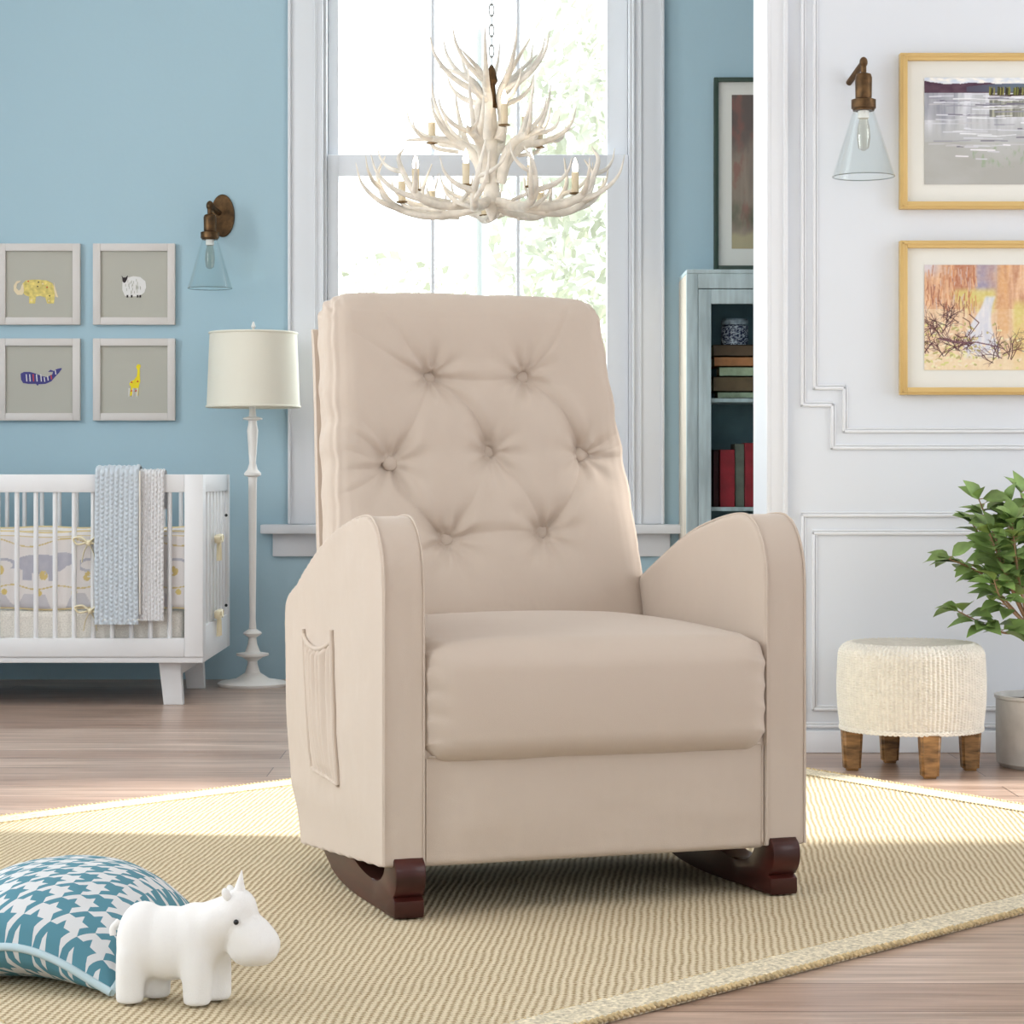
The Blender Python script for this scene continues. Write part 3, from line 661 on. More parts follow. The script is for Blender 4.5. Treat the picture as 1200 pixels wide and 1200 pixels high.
m.build('face_frame', M_cab, ct, angle=30)
shz = [ZZ(466.5,D),ZZ(594.5,D),ZZ(722,D)]
for z in shz: MB().box((X0+.02,D+.03,z-.014),(X1-.02,YB-.014,z)).build('shelf', M_cab, ct, smooth=False)
xm = (X0+X1)/2
for (da,db,hs) in ((X0+a+.0015,xm-.001,1),(xm+.001,X1-a-.0015,-1)):
    m = MB(); st = XX(834,D)-XX(819,D); z0,z1 = .122,ZZ(339,D)
    m.box((da,D,z0),(da+st,D+.02,z1),.002); m.box((db-st,D,z0),(db,D+.02,z1),.002); m.box((da+st,D,z1-(ZZ(339,D)-ZZ(356,D))),(db-st,D+.02,z1),.002); m.box((da+st,D,z0),(db-st,D+.02,z0+.06),.002)
    dr = m.build('door', M_cab, ct, angle=30)
    MB().box((da+st,D+.009,z0+.06),(db-st,D+.012,z1-.055)).build('glass_pane', M_pane, dr, smooth=False)
    kx = db-.02 if hs > 0 else da+.02
    MB().lathe((kx,D,.62),[(.006,0),(.005,.012),(.011,.018),(.011,.024),(.004,.027)],16,axis=(0,-1,0)).build('knob', M_brass, dr)
M_pg = mat('book_pages', (206,192,160), .9)
def book_flat(px0, wd, z0, z1, col, label, dy=0):
    x0_ = XX(px0,8.66); y0_ = 8.655+dy; y1_ = y0_+.16; cm = mat('cloth_cover_'+label.split()[0], col, .7, var=.12, vscale=30)
    t = thing('book', (x0_+wd/2,(y0_+y1_)/2,z0), label, 'book', group='books lying stacked on the upper shelf')
    m = MB(); m.box((x0_,y0_,z0),(x0_+wd,y1_,z0+.003)); m.box((x0_,y0_,z1-.003),(x0_+wd,y1_,z1)); m.box((x0_,y0_,z0),(x0_+wd,y0_+.003,z1)); m.build('cover', cm, t, smooth=False)
    MB().box((x0_+.004,y0_+.003,z0+.003),(x0_+wd-.004,y1_-.004,z1-.003)).build('page_block', M_pg, t, smooth=False)
D6 = 8.66; zz = shz[0]
hts = [(458.5,466.5),(440.5,458.5),(429,440.5),(417,429),(403,417)]
cols = [(150,166,140),(104,86,62),(160,176,146),(176,118,74),(92,72,52)]
labs = ['pale sage book lying at the bottom of the shelf stack','thick brown book in the middle of the shelf stack','light green book between the orange and brown books','orange book lying second from the top of the stack','dark brown book on top of the stack beneath the jar']
x_ = [841,836,843,837,836]; acc = zz
for i in range(5):
    h = (hts[i][1]-hts[i][0])*D/F; book_flat(x_[i], .19, acc+.0005, acc+h, cols[i], labs[i]); acc += h
def jarcol(a,z): 
    n = fbm(a*3,z*60,1); k = abs(fbm(a*9,z*120,4)); return (196,204,216) if k < .06 or n > .22 else (38,46,78)
jx, jy = XX(861,8.74), 8.74; t = thing('ginger_jar', (jx,jy,acc), 'dark blue and white porcelain jar on top of the book stack', 'jar')
rj = .052; hj = .1; m = MB(); cols_ = []; n = 72; vs = []
pr = [(.0,.8),(.02,.97),(.06,1),(.5,1.02),(.9,1.0),(.97,.93),(1,.86)]
rows = 40
for j_ in range(rows+1):
    q = j_/rows; rr = .9 if q < .02 else 1.0; rr = rr*(1-.12*ss(.92,1,q))
    for k in range(n): vs.append((jx+rj*rr*math.cos(2*PI*k/n), jy+rj*rr*math.sin(2*PI*k/n), acc+.0005+hj*.78*q)); cols_.append(lin(jarcol(math.cos(2*PI*k/n)*2,q*hj+k*.0004)))
m.add(vs,[(j_*n+k,j_*n+(k+1)%n,(j_+1)*n+(k+1)%n,(j_+1)*n+k) for j_ in range(rows) for k in range(n)]+[tuple(range(n)),tuple(range(rows*n,(rows+1)*n))])
m.build('jar_body', colmat('porcelain', .2), t, cols=cols_)
MB().lathe((jx,jy,acc+hj*.78),[(rj*.97,.001),(rj*1.0,.004),(rj*1.0,.018),(rj*.9,.024),(rj*.2,.027)],48).build('lid', mat('pale_porcelain_lid',(150,164,176),.25,var=.3,vscale=60), t)
def book_up(x0_, wd, h, col, label, d=0, b=.15):
    y0_ = 8.66+d; cm = mat('upright_cover_%d'%int(x0_*1e4), col, .7, var=.12, vscale=30)
    t = thing('book', (x0_+wd/2,y0_+b/2,shz[1]), label, 'book', group='books standing on the lower shelf'); z0 = shz[1]+.0005
    m = MB(); m.box((x0_,y0_,z0),(x0_+.003,y0_+b,z0+h)); m.box((x0_+wd-.003,y0_,z0),(x0_+wd,y0_+b,z0+h)); m.box((x0_,y0_-.002,z0),(x0_+wd,y0_+.003,z0+h),.002); m.build('cover', cm, t, smooth=False)
    MB().box((x0_+.003,y0_+.003,z0+.002),(x0_+wd-.003,y0_+b-.004,z0+h-.004)).build('page_block', M_pg, t, smooth=False)
s_ = D6/F
bx = X0+.02
for (p0,p1,yt,col,lab,dd) in ((837,843.5,527,(70,26,30),'dark maroon book standing leftmost on the lower shelf',.03),(844,861,527,(158,38,50),'red book standing left of the green book on the shelf',0),
    (861.5,872.5,520,(104,112,100),'grey green book standing between two red books',.01),(873,888,519,(150,34,46),'red book standing right of the green book by the wall edge',0)):
    book_up(XX(p0,D6),(p1-p0)*s_,(594.5-yt)*D/F,col,lab,dd)
# ================================================================ CHANDELIER
D = 7.2; cx = XX(576,D); pu = D/F
def zc(y): return ZZ(y,D)
ch = thing('antler_chandelier', (cx,D,zc(258)), 'white antler chandelier with candle bulbs hanging before the window', 'chandelier')
m = MB(); z = zc(78)
prof = [(.004,zc(76)),(.012,zc(82)),(.02,zc(95)),(.012,zc(100)),(.016,zc(118)),(.024,zc(124)),(.016,zc(127))]
m.lathe((cx,D,0), prof[::-1], 20).build('hanger_cap', M_bronze, ch)
MB().lathe((cx,D,0),[(.006,zc(259)),(.014,zc(252)),(.02,zc(245)),(.032,zc(238)),(.026,zc(225)),(.018,zc(190)),(.02,zc(150)),(.014,zc(127))],20).build('column', M_antler, ch)
m = MB(); z = zc(78); lk = .032; i = 0
while z < ZC-.01:
    pts = []
    for k in range(17):
        a = 2*PI*k/16; o = .0078*math.cos(a); v = (lk*.62)*math.sin(a)
        pts.append((cx+(o if i%2 else 0), D+(0 if i%2 else o), z+lk*.5+v))
    m.tube(pts, .0022, 6, cap=False); z += lk; i += 1
m.build('chain', mat('chain_metal',(140,140,136),.35,metal=.5), ch)
rd = random.Random(3)
def antler(path, r0, tines, seed):
    m = MB(); P = bez(path, 8); n = len(P)
    rr = [r0*(1-.25*math.cos(i/n*5)*.3)*(1-(i/(n-1))**2.2*.86) for i in range(n)]; m.tube(P, rr, 10)
    for (f, d, L, r1) in tines:
        i = int(f*(n-1)); p = P[i]; d = Vector(d).normalized(); up = Vector((0,0,1))
        tp = bez([p, p+d*L*.45+up*L*.08, p+d*L*.75+up*L*.3, p+d*L*.86+up*L*.62],6)
        m.tube(tp, [r1*(1-(k/(len(tp)-1))**1.3*.9) for k in range(len(tp))], 8)
    return m
def pol(a, r, z): return Vector((cx+r*math.cos(a), D+r*math.sin(a), z))
N = 9
for k in range(N):
    a = 2*PI*k/N+.25+rd.uniform(-.12,.12); z0 = zc(246)+rd.uniform(-.006,.006); R = .335+rd.uniform(-.03,.02); b = .55 if k%2 else -.5
    path = [pol(a+b*.9,.03,z0+.02), pol(a+b*.5,.12,z0), pol(a+b*.1,.22,z0-.006), pol(a,R-.03,z0+.03), pol(a-b*.15,R+.01,z0+.09+rd.uniform(0,.04)), pol(a-b*.25,R-.015,z0+.145+rd.uniform(0,.04))]
    o = lambda da: Vector((math.cos(a+da),math.sin(a+da),.15))
    antler(path, .0145, [(.5,o(-.5*b/abs(b)),.15+rd.uniform(0,.05),.010),(.62,o(1.0*b/abs(b)),.13,.010),(.3,o(1.6*b/abs(b)),.12,.009),(.74,o(-1.3*b/abs(b)),.12,.008)], k).build('antler', M_antler, ch)
for k in range(6):   # middle tier
    a = 2*PI*k/6+.1+rd.uniform(-.15,.15); z0 = zc(215); R = .21+rd.uniform(-.02,.04); b = .4 if k%2 else -.4
    path = [pol(a+b,.03,z0), pol(a+b*.6,.05,z0+.07), pol(a+b*.2,.10,z0+.12), pol(a,R*.85,z0+.135), pol(a-b*.2,R+.06,z0+.160+rd.uniform(-.03,.03))]
    o = lambda da,zz: Vector((math.cos(a+da),math.sin(a+da),zz))
    antler(path, .017, [(.55,o(.5,.5),.13,.011),(.7,o(-.6,.1),.15,.009),(.62,o(.0,1.6),.14,.010),(.8,o(.7,-.1),.10,.008)], k).build('antler', M_antler, ch)
for k in range(5):   # crown
    a = 2*PI*k/5+.5; z0 = zc(165)
    path = [pol(a,.03,z0), pol(a+.2,.045,z0+.07), pol(a+.1,.035,z0+.14), pol(a,.075,z0+.20), pol(a-.1,.165+rd.uniform(-.02,.02),z0+.265+rd.uniform(-.03,.03))]
    o = lambda da,zz: Vector((math.cos(a+da),math.sin(a+da),zz))
    antler(path, .016, [(.55,o(.4,.35),.20,.011),(.68,o(-.5,.5),.16,.010),(.42,o(-.2,.2),.13,.010)], k).build('antler', M_antler, ch)
def cand(px, py, dd, lit=True):
    y = D+dd; x = XX(px,y); z = ZZ(py,y)  # py: base of the sleeve
    r_ = .0115
    MB2 = MB().lathe((x,y,0),[(.003,z-.008),(.017,z-.004),(.018,z),(r_,z+.001)],16)
    c_ = MB2.build('candle_cup', M_brass, ch)
    MB().lathe((x,y,0),[(r_,z+.001),(r_*.95,z+.03),(r_,z+.062),(r_*.6,z+.064)],16).build('candle_sleeve', M_cand, ch)
    MB().lathe((x,y,0),[(.006,z+.064),(.0095,z+.075),(.0085,z+.085),(.004,z+.099),(.001,z+.108)],14).build('candle_bulb', M_flame, ch)
    rx = math.hypot(x-cx,y-D); a_ = math.atan2(y-D,x-cx)
    MB().tube(bez([(x,y,z-.006), pol(a_,rx*.9,z-.02), pol(a_,rx*.55,z-.03)],5), [.006]*11, 8).build('candle_arm', M_antler, ch)
for (px,py,dd) in ((487,222,-.13),(546,216,-.24),(622,218,-.22),(674,226,-.08),(471,236,.03),(506,247,.15),(568,252,.24),(633,249,.2),(591,146,-.1),(506,167,.0),(632,172,.04),(616,160,.08)): cand(px,py,dd)
# ================================================================ WOVEN STOOL
sx, sy, R = XX(1067,6.22), 6.21, .194; zT, zB = .345, .118
M_wick = mat('woven_wicker', (229,225,214), .75, bump=.3, scale=300, var=.04, vscale=60); M_log = mat('rustic_leg_wood', (140,106,66), .5, var=.4, vscale=9, stretch=(2,2,9), spec=.4)
t = thing('woven_stool', (sx,sy,0), 'round cream woven wicker stool on four stubby brown legs', 'stool')
m = MB(); NT = 720; NR = 240; vs = []
stakes = 120; rowsw = 58
for j in range(NR+1):
    q = j/NR
    # profile: side, shoulder, dished top
    if q < .72: r_ = R*(1-.03*(1-q/.72)**3)+.004*math.sin(q/.72*PI); z = zB+(zT-.035-zB)*q/.72; nr = (1,0)
    elif q < .84: a_ = (q-.72)/.12*PI/2; r_ = R-.035+.035*math.cos(a_); z = zT-.035+.035*math.sin(a_); nr = (math.cos(a_),math.sin(a_))
    else: w_ = (q-.84)/.16; r_ = (R-.035)*(1-w_)+.001; z = zT-.016*ss(0,.8,w_); nr = (0,1)
    for k in range(NT):
        th = 2*PI*k/NT; row = q*rowsw/.84; s_ = math.sin(th*stakes/2*1+PI*int(row)); amp = (.0016*math.sin(th*100)+.0010*math.sin(2*PI*row)+.0009*s_) if q < .84 else .0018*math.sin(th*stakes+row*9)*(1-(q-.84)/.16)
        rr = r_+nr[0]*amp; vs.append((sx+rr*math.cos(th), sy+rr*math.sin(th), z+nr[1]*amp))
m.add(vs,[(j*NT+k,j*NT+(k+1)%NT,(j+1)*NT+(k+1)%NT,(j+1)*NT+k) for j in range(NR) for k in range(NT)]+[tuple(range(NT))])
m.build('wicker_seat', M_wick, t, angle=80)
m = MB()
for ph in (0,PI):
    m.tube([(sx+(R-.004)*math.cos(2*PI*i/360), sy+(R-.004)*math.sin(2*PI*i/360), zB-.001+.0035*math.sin(2*PI*i/360*44+ph)) for i in range(361)], .0034, 6)
m.build('braided_edge', M_wick, t)
for (dx_,dy_) in ((.018,-.165),(-.16,0),(.158,.0),(-.03,.165)):
    m = MB(); c = (sx+dx_,sy+dy_); bm = bmesh.new(); bmesh.ops.create_cube(bm, size=1)
    for v in bm.verts:
        s_ = .056 if v.co.z > 0 else .044; v.co = Vector((c[0]+v.co.x*s_, c[1]+v.co.y*s_, .001 if v.co.z < 0 else zB+.004))
    bmesh.ops.bevel(bm, geom=bm.edges[:], offset=.007, segments=3, affect='EDGES'); m.addbm(bm); m.build('leg', M_log, t, angle=50)
# ================================================================ POTTED PLANT
px_, py_ = XX(1230,6.3), 6.3; Rp = px_-XX(1172,6.26)
t = thing('potted_plant', (px_,py_,0), 'leafy green shrub in a pale grey glazed pot by the white wall', 'potted plant')
zp_ = ZZ(816,6.25)
MB().lathe((px_,py_,0),[(Rp*.9,0),(Rp*.985,.012),(Rp,.04),(Rp,zp_-.012),(Rp*1.03,zp_-.008),(Rp*1.03,zp_),(Rp*.95,zp_),(Rp*.94,zp_-.03)],64,cap=False).add([(0,0,0)],[]).build('pot', M_pot, t) if False else None
MB().lathe((px_,py_,0),[(Rp*.9,0.0),(Rp*.985,.012),(Rp,.04),(Rp,zp_-.012),(Rp*1.03,zp_-.008),(Rp*1.03,zp_),(Rp*.95,zp_),(Rp*.94,zp_-.05),(Rp*.9,.01)],64).build('pot', M_pot, t)
m = MB().grid(30,30,lambda s,q: (lambda a,r_: Vector((px_+r_*math.cos(a),py_+r_*math.sin(a),zp_-.018+.006*fbm(r_*60*math.cos(a),r_*60*math.sin(a),2))))(2*PI*s,Rp*.945*q)); m.build('soil', M_soil, t)
rp = random.Random(11); st = MB(); lf = MB(); lc = []
def leafat(p, d, L, up=None):
    d = Vector(d).normalized(); up = up or Vector((rp.uniform(-.5,.5),rp.uniform(-1,.2),1)).normalized(); s_ = d.cross(up).normalized(); n_ = s_.cross(d)
    wd = L*.34; pts = []; prof = [(0,.05),(.12,.45),(.3,.9),(.5,1),(.7,.72),(.88,.3),(1,.0)]
    for (q,w_) in prof:
        c = p+d*L*q-n_*L*(.35*q*q)
        pts += [c-s_*wd*w_+n_*wd*w_*.35, c, c+s_*wd*w_+n_*wd*w_*.35]
    fs = []
    for i in range(len(prof)-1):
        a = i*3; fs += [(a,a+1,a+4,a+3),(a+1,a+2,a+5,a+4)]
    lf.add(pts, fs)
def branch(pts, r0, nl, L):
    P = bez([W(x,y,d) for (x,y,d) in pts],8); st.tube(P, [r0*(1-.6*i/(len(P)-1)) for i in range(len(P))], 8)
    n = len(P)
    nl = int(nl*1.5)
    for i in range(nl):
        f = .35+.65*i/(nl-1); k = min(n-1,int(f*(n-1))); p = P[k]; d = (P[min(n-1,k+1)]-P[max(0,k-1)]).normalized()
        az = rp.uniform(0,2*PI); side = Vector((math.cos(az),math.sin(az)*.9,rp.uniform(-.25,.6)))
        pet = p+(d*.3+side).normalized()*.012; st.tube([p,pet],.0012,5); leafat(pet, d*.35+side, L*rp.uniform(.7,1.2))
    for q in range(3): leafat(P[-1], (P[-1]-P[-3]).normalized()+Vector((rp.uniform(-.7,.7),rp.uniform(-.7,.7),rp.uniform(-.3,.5))), L*rp.uniform(.8,1.1))
base = (1222,812,6.3); fork = (1206,735,6.29)
st.tube(bez([W(*base),W(1214,775,6.3),W(*fork)],6), [.009-.0002*i for i in range(13)], 10)
Ls = .068
for pts,nl in (([fork,(1175,700,6.25),(1150,672,6.22),(1112,655,6.2)],16), ([fork,(1182,742,6.24),(1160,735,6.22),(1122,716,6.2)],12), ([fork,(1185,690,6.27),(1170,640,6.24),(1147,585,6.2)],18),
    ([fork,(1198,680,6.27),(1186,630,6.25),(1182,590,6.22)],20), ([fork,(1205,670,6.3),(1205,620,6.3),(1196,578,6.27)],20), ([fork,(1190,700,6.22),(1175,665,6.15),(1160,625,6.12)],20), ([fork,(1196,690,6.2),(1190,650,6.12),(1186,610,6.08)],20),
    ([fork,(1225,690,6.3),(1240,640,6.32),(1250,585,6.3)],18), ([fork,(1230,720,6.3),(1265,680,6.3),(1290,640,6.3)],14), ([fork,(1185,715,6.2),(1172,700,6.12),(1165,680,6.1)],12), ([fork,(1225,680,6.22),(1222,640,6.15),(1215,600,6.15)],18),
    ([fork,(1180,670,6.32),(1158,640,6.34),(1140,615,6.34)],14)):
    branch(pts,.0042,nl,Ls)
st.build('stem', M_stem, t); lf.build('foliage', M_leaf, t, recalc=False, angle=70)
# ================================================================ RUG
T_,R_,B_,L_ = Vector((.375,6.893)),Vector((1.644,4.894)),Vector((-.43,2.73)),Vector((-1.70,4.73))
B_ = R_-(T_-L_)
e1 = (T_-L_); e2 = (R_-T_); l1 = e1.length; l2 = e2.length; d1 = e1.normalized(); d2 = e2.normalized()
rug_ang = math.atan2(d1.y,d1.x); ro = Vector((L_.x,L_.y,0))
rug = thing('woven_rug', (ro.x,ro.y,0), 'rectangular woven jute rug with a bound edge under the rocking chair', 'rug', rz=rug_ang)
rm = mat('jute_weave', (224,208,172), .95, spec=.1); nt = rm.node_tree; b = nt.nodes['Principled BSDF']
tc = nt.nodes.new('ShaderNodeTexCoord'); sep = nt.nodes.new('ShaderNodeSeparateXYZ'); nt.links.new(tc.outputs['UV'], sep.inputs[0])
def mth(op, a, b_=None, c_=None):
    n = nt.nodes.new('ShaderNodeMath'); n.operation = op
    for i,v in enumerate((a,b_,c_)):
        if v is None: continue
        if isinstance(v,(int,float)): n.inputs[i].default_value = v
        else: nt.links.new(v, n.inputs[i])
    return n.outputs[0]
nz = nt.nodes.new('ShaderNodeTexNoise'); nz.inputs['Scale'].default_value = 9; nz.inputs['Detail'].default_value = 3; nt.links.new(tc.outputs['UV'], nz.inputs['Vector'])
nz2 = nt.nodes.new('ShaderNodeTexNoise'); nz2.inputs['Scale'].default_value = 170; nt.links.new(tc.outputs['UV'], nz2.inputs['Vector'])
U = mth('ADD', sep.outputs[0], mth('MULTIPLY', nz.outputs['Fac'], .012)); V = sep.outputs[1]
ru = mth('MULTIPLY', U, 2*PI/.0125); rib = mth('SINE', ru)               # ribs run along V
col = mth('FLOOR', mth('DIVIDE', U, .0125))
vv = mth('SINE', mth('ADD', mth('MULTIPLY', V, 2*PI/.0125), mth('MULTIPLY', col, PI)))
hgt = mth('ADD', mth('ADD', mth('MULTIPLY', rib, .38), mth('MULTIPLY', vv, .3)), mth('MULTIPLY', mth('SUBTRACT', nz2.outputs['Fac'], .1), 1.1))
rmp = nt.nodes.new('ShaderNodeValToRGB'); e = rmp.color_ramp.elements; e[0].position = .12; e[0].color = lin((140,116,78)); e[1].position = .6; e[1].color = lin((217,204,176))
nt.links.new(mth('MULTIPLY_ADD', hgt, .5, .25), rmp.inputs['Fac']); nt.links.new(rmp.outputs['Color'], b.inputs['Base Color'])
bp = nt.nodes.new('ShaderNodeBump'); bp.inputs['Strength'].default_value = .55; bp.inputs['Distance'].default_value = .003; nt.links.new(hgt, bp.inputs['Height']); nt.links.new(bp.outputs['Normal'], b.inputs['Normal'])
def rp_(s,q,z): p = L_+d1*s+d2*q; return Vector((p.x,p.y,z))
m = MB(); uv = []
def wav(s,q):  # edges very slightly uneven
    return .004*math.sin(s*9+q*3)
nx,ny = 60,60
bw = .11
m.grid(nx,ny,lambda s,q: rp_(s*l1,q*l2,.008)); uv += [(lambda p: (p.x-.09*p.y,p.y))(rp_(i/nx*l1,j/ny*l2,0)) for j in range(ny+1) for i in range(nx+1)]
n0 = len(m.v); ed = [(0,0),(l1,0),(l1,l2),(0,l2)]
for i in range(4):
    a,b_ = ed[i],ed[(i+1)%4]; m.add([rp_(a[0],a[1],0.001),rp_(b_[0],b_[1],0.001),rp_(b_[0],b_[1],.008),rp_(a[0],a[1],.008)],[(0,1,2,3)]); uv += [(a[0],a[1]),(b_[0],b_[1]),(b_[0],b_[1]),(a[0],a[1])]
m.build('weave', rm, rug, uvs=uv, recalc=False)
bmr = mat('jute_binding', (216,206,182), .95, bump=1, scale=160, var=.22, vscale=150, spec=.1)
m = MB()   # border band
def band(a0,b0,a1,b1): m.add([rp_(a0,b0,.0105),rp_(a1,b0,.0105),rp_(a1,b1,.0105),rp_(a0,b1,.0105)],[(0,1,2,3)])
band(0,0,l1,bw*.75); band(0,l2-bw*.75,l1,l2); band(0,bw*.75,bw*.75,l2-bw*.75); band(l1-bw*.75,bw*.75,l1,l2-bw*.75)
m.build('border_band', bmr, rug, smooth=False, label='smoother woven band along the rug edge')
m = MB(); rk = random.Random(5)
def rope(a, b_, r_, amp, inset):
    A = Vector(a); Bv = Vector(b_); L = (Bv-A).length; n = int(L/.012); d = (Bv-A)/L; pn = Vector((-d.y,d.x))
    for i in range(n):
        p = A+d*(i+.5)*L/n; j = rk.uniform(-amp,amp); q = p+pn*j; w0 = rp_(q.x-d.x*.006-pn.x*.005,q.y-d.y*.006-pn.y*.005,.006); w1 = rp_(q.x+d.x*.006+pn.x*.005,q.y+d.y*.006+pn.y*.005,.007)
        m.tube([w0,(w0+w1)/2+Vector((0,0,r_*.7)),w1],[r_*.6,r_,r_*.6],6)
for ins,r_,am in ((0,.0048,.0025),(bw*.75,.0032,.0016)):
    c4 = [(ins,ins),(l1-ins,ins),(l1-ins,l2-ins),(ins,l2-ins)]
    for i in range(4): rope(c4[i],c4[(i+1)%4],r_,am,ins)
m.build('edge_stitching', mat('jute_cord',(206,184,140),.9,var=.2,vscale=90), rug, label='golden rope stitching around the rug edge')
RUGZ = .0105
# ================================================================ PILLOW
hm = mat('houndstooth_cotton', (230,230,228), .85, bump=.3, scale=700, spec=.2); nt = hm.node_tree; b = nt.nodes['Principled BSDF']
tc = nt.nodes.new('ShaderNodeTexCoord'); sep = nt.nodes.new('ShaderNodeSeparateXYZ'); nt.links.new(tc.outputs['UV'], sep.inputs[0])
CU, CV = .042, .042
u_ = mth('DIVIDE', sep.outputs[0], CU); v_ = mth('DIVIDE', sep.outputs[1], CV)
fu = mth('FRACT', u_); fv = mth('FRACT', v_)
wp = mth('LESS_THAN', fu, .5); wf = mth('LESS_THAN', fv, .5); tw = mth('LESS_THAN', mth('FRACT', mth('MULTIPLY', mth('ADD', u_, v_), 2.0)), .5)
val = mth('ADD', mth('MULTIPLY', tw, wp), mth('MULTIPLY', mth('SUBTRACT', 1, tw), wf))
mx = nt.nodes.new('ShaderNodeMix'); mx.data_type = 'RGBA'; nt.links.new(val, mx.inputs['Factor']); mx.inputs['A'].default_value = lin((214,216,218)); mx.inputs['B'].default_value = lin((88,138,154)); nt.links.new(mx.outputs['Result'], b.inputs['Base Color'])
a1 = math.radians(166); a2 = math.radians(76); E1 = Vector((math.cos(a1),math.sin(a1),0)); E2 = Vector((math.cos(a2),math.sin(a2),0)); C1 = Vector((-.578,3.47,0)); LW1, LW2 = .35, .44; TH = .098
pc = C1+E1*LW1/2+E2*LW2/2
pt = thing('throw_pillow', (pc.x,pc.y,RUGZ), 'teal and white houndstooth cushion with piped edge lying on the rug', 'cushion')
def pil(s,q,side):
    x = 2*s-1; y = 2*q-1; e = (max(0,1-abs(x)**2.6)*max(0,1-abs(y)**2.6))**.5
    pin = 1-.05*(1-abs(y)**2) if False else 1
    sx_ = x*(1-.05*(1-y*y)*1) ; sy_ = y*(1-.05*(1-x*x))
    z = TH*e
    zm = RUGZ+.0078+.058*(1-(x*x*y*y))*(.6+.4*max(1-x*x,1-y*y))   # seam height: corners droop
    low = z if side > 0 else min(z*.75, zm-RUGZ-.0015)
    p = pc+E1*(sx_*LW1/2)+E2*(sy_*LW2/2); wr = .002*fbm(x*4,y*4,side)
    return Vector((p.x,p.y,zm+(low if side > 0 else -low)+ (wr*e if side>0 else 0)))
m = MB(); uv = []; n = 90
for side in (1,-1):
    m.grid(n,n,lambda s,q: pil(s,q,side)); uv += [(i/n*LW1*.93,j/n*LW2*.93) for j in range(n+1) for i in range(n+1)]
m.build('pillow_cover', hm, pt, uvs=uv)
rim = [pil(i/60,0,1) for i in range(60)]+[pil(1,i/60,1) for i in range(60)]+[pil(1-i/60,1,1) for i in range(60)]+[pil(0,1-i/60,1) for i in range(61)]
MB().tube(rim, .0062, 10).build('piping', mat('pale_blue_piping',(186,208,216),.7), pt, label='pale blue piping')
# ================================================================ HIPPO / RHINO PLUSH
hx0 = Vector((XX(236,3.45),3.45,0)); yaw = math.radians(-8)
hd = Vector((math.cos(yaw),math.sin(yaw),0)); hs = Vector((-hd.y,hd.x,0)); s_ = 3.45/F
ho = Vector((XX(200,3.45),3.45,RUGZ))
def HP(f,l,z): return ho+hd*f*s_+hs*l*s_+Vector((0,0,z*s_))   # in photo pixels: forward, left(away), up
Q = Matrix.Rotation(yaw,3,'Z')
tt = thing('plush_rhino', tuple(ho), 'small white stuffed rhino toy with one horn standing beside the cushion', 'toy')
m = MB()
def eb(f,l,z,a,b_,c_,pitch=0): m.ball(HP(f,l,z),(a*s_,b_*s_,c_*s_),24,16,Q@Matrix.Rotation(math.radians(pitch),3,'Y'))
eb(-32,0,70,33,32,47); eb(0,0,68,42,32,44); eb(30,0,72,34,31,45); eb(50,0,84,24,25,36)
for (f,l) in ((-45,-15),(36,-15),(-22,17),(52,17)):
    m.tube([HP(f,l,0),HP(f,l,16),HP(f*.98,l,34),HP(f*.93,l*.85,60)],[17*s_,17*s_,18*s_,20*s_],20)
hf = -6
m.tube([HP(50,0,88),HP(70,hf*.5,100),HP(82,hf,100)],[30*s_,27*s_,24*s_],20)
eb(82,hf,106,24,22,30,10); eb(98,hf,80,30,25,26,35); eb(108,hf,70,25,26,25,30); eb(94,hf,66,24,22,22,10)
body = remeshed(m, .0042, 16); body.build('body', M_hippo, tt)
MB().tube(bez([HP(84,hf,128),HP(85,hf,140),HP(87,hf,156)],6),[9*s_*(1-i/13) for i in range(13)],12).build('horn', M_hippo, tt)
for l in (-14,8):
    MB().ball(HP(72,hf+l,130),(5*s_,4*s_,8*s_),14,10,Q@Matrix.Rotation(math.radians(-20),3,'Y')).build('ear', M_hippo, tt)
for l in (-22.5,22.5):
    MB().ball(HP(86,hf+l,100),3.2*s_,12,10).build('eye', M_black, tt)
MB().tube(bez([HP(-62,0,92),HP(-69,-3,84),HP(-68,-5,76)],5),[4*s_]*11,10).build('tail', M_hippo, tt)
sm_ = [HP(86+ i*3.2,hf-19.5+ (0 if i<4 else (i-4)*.2),88-i*3.4) for i in range(9)]
# ================================================================ ROCKING CHAIR
OC = Vector((-.199,4.076)); ca, sa = math.cos(math.radians(18.6)), math.sin(math.radians(18.6))
def K(u,v,z): return Vector((OC.x+ca*u-sa*v, OC.y+sa*u+ca*v, z))
rc = thing('rocking_chair', tuple(K(.41,.35,RUGZ)), 'beige velvet button-tufted rocking armchair on dark wooden rockers, standing on the rug', 'armchair', rz=math.radians(18.6))
UW = .829
top = [(0,.60),(.006,.640),(.026,.682),(.06,.711),(.11,.7225),(.22,.711),(.364,.679),(.525,.619),(.62,.580),(.70,.548),(.735,.525),(.744,.49)]
tp = bez([(p[0],0,p[1]) for p in top],6)
prof = [(0,.101),(0,.35)]+[(p.x,p.z) for p in tp]+[(.725,.38),(.70,.283),(.655,.16),(.607,.052)]
def armp(v,z,seed):
    e = ss(0,.10,v)*ss(0,.08,z-.1)
    return (.006+.008*fbm(v*5,z*5,seed)+.004*fbm(v*3,z*16,seed+3)*ss(.3,.1,z))*e*ss(0,.08, .76-v)
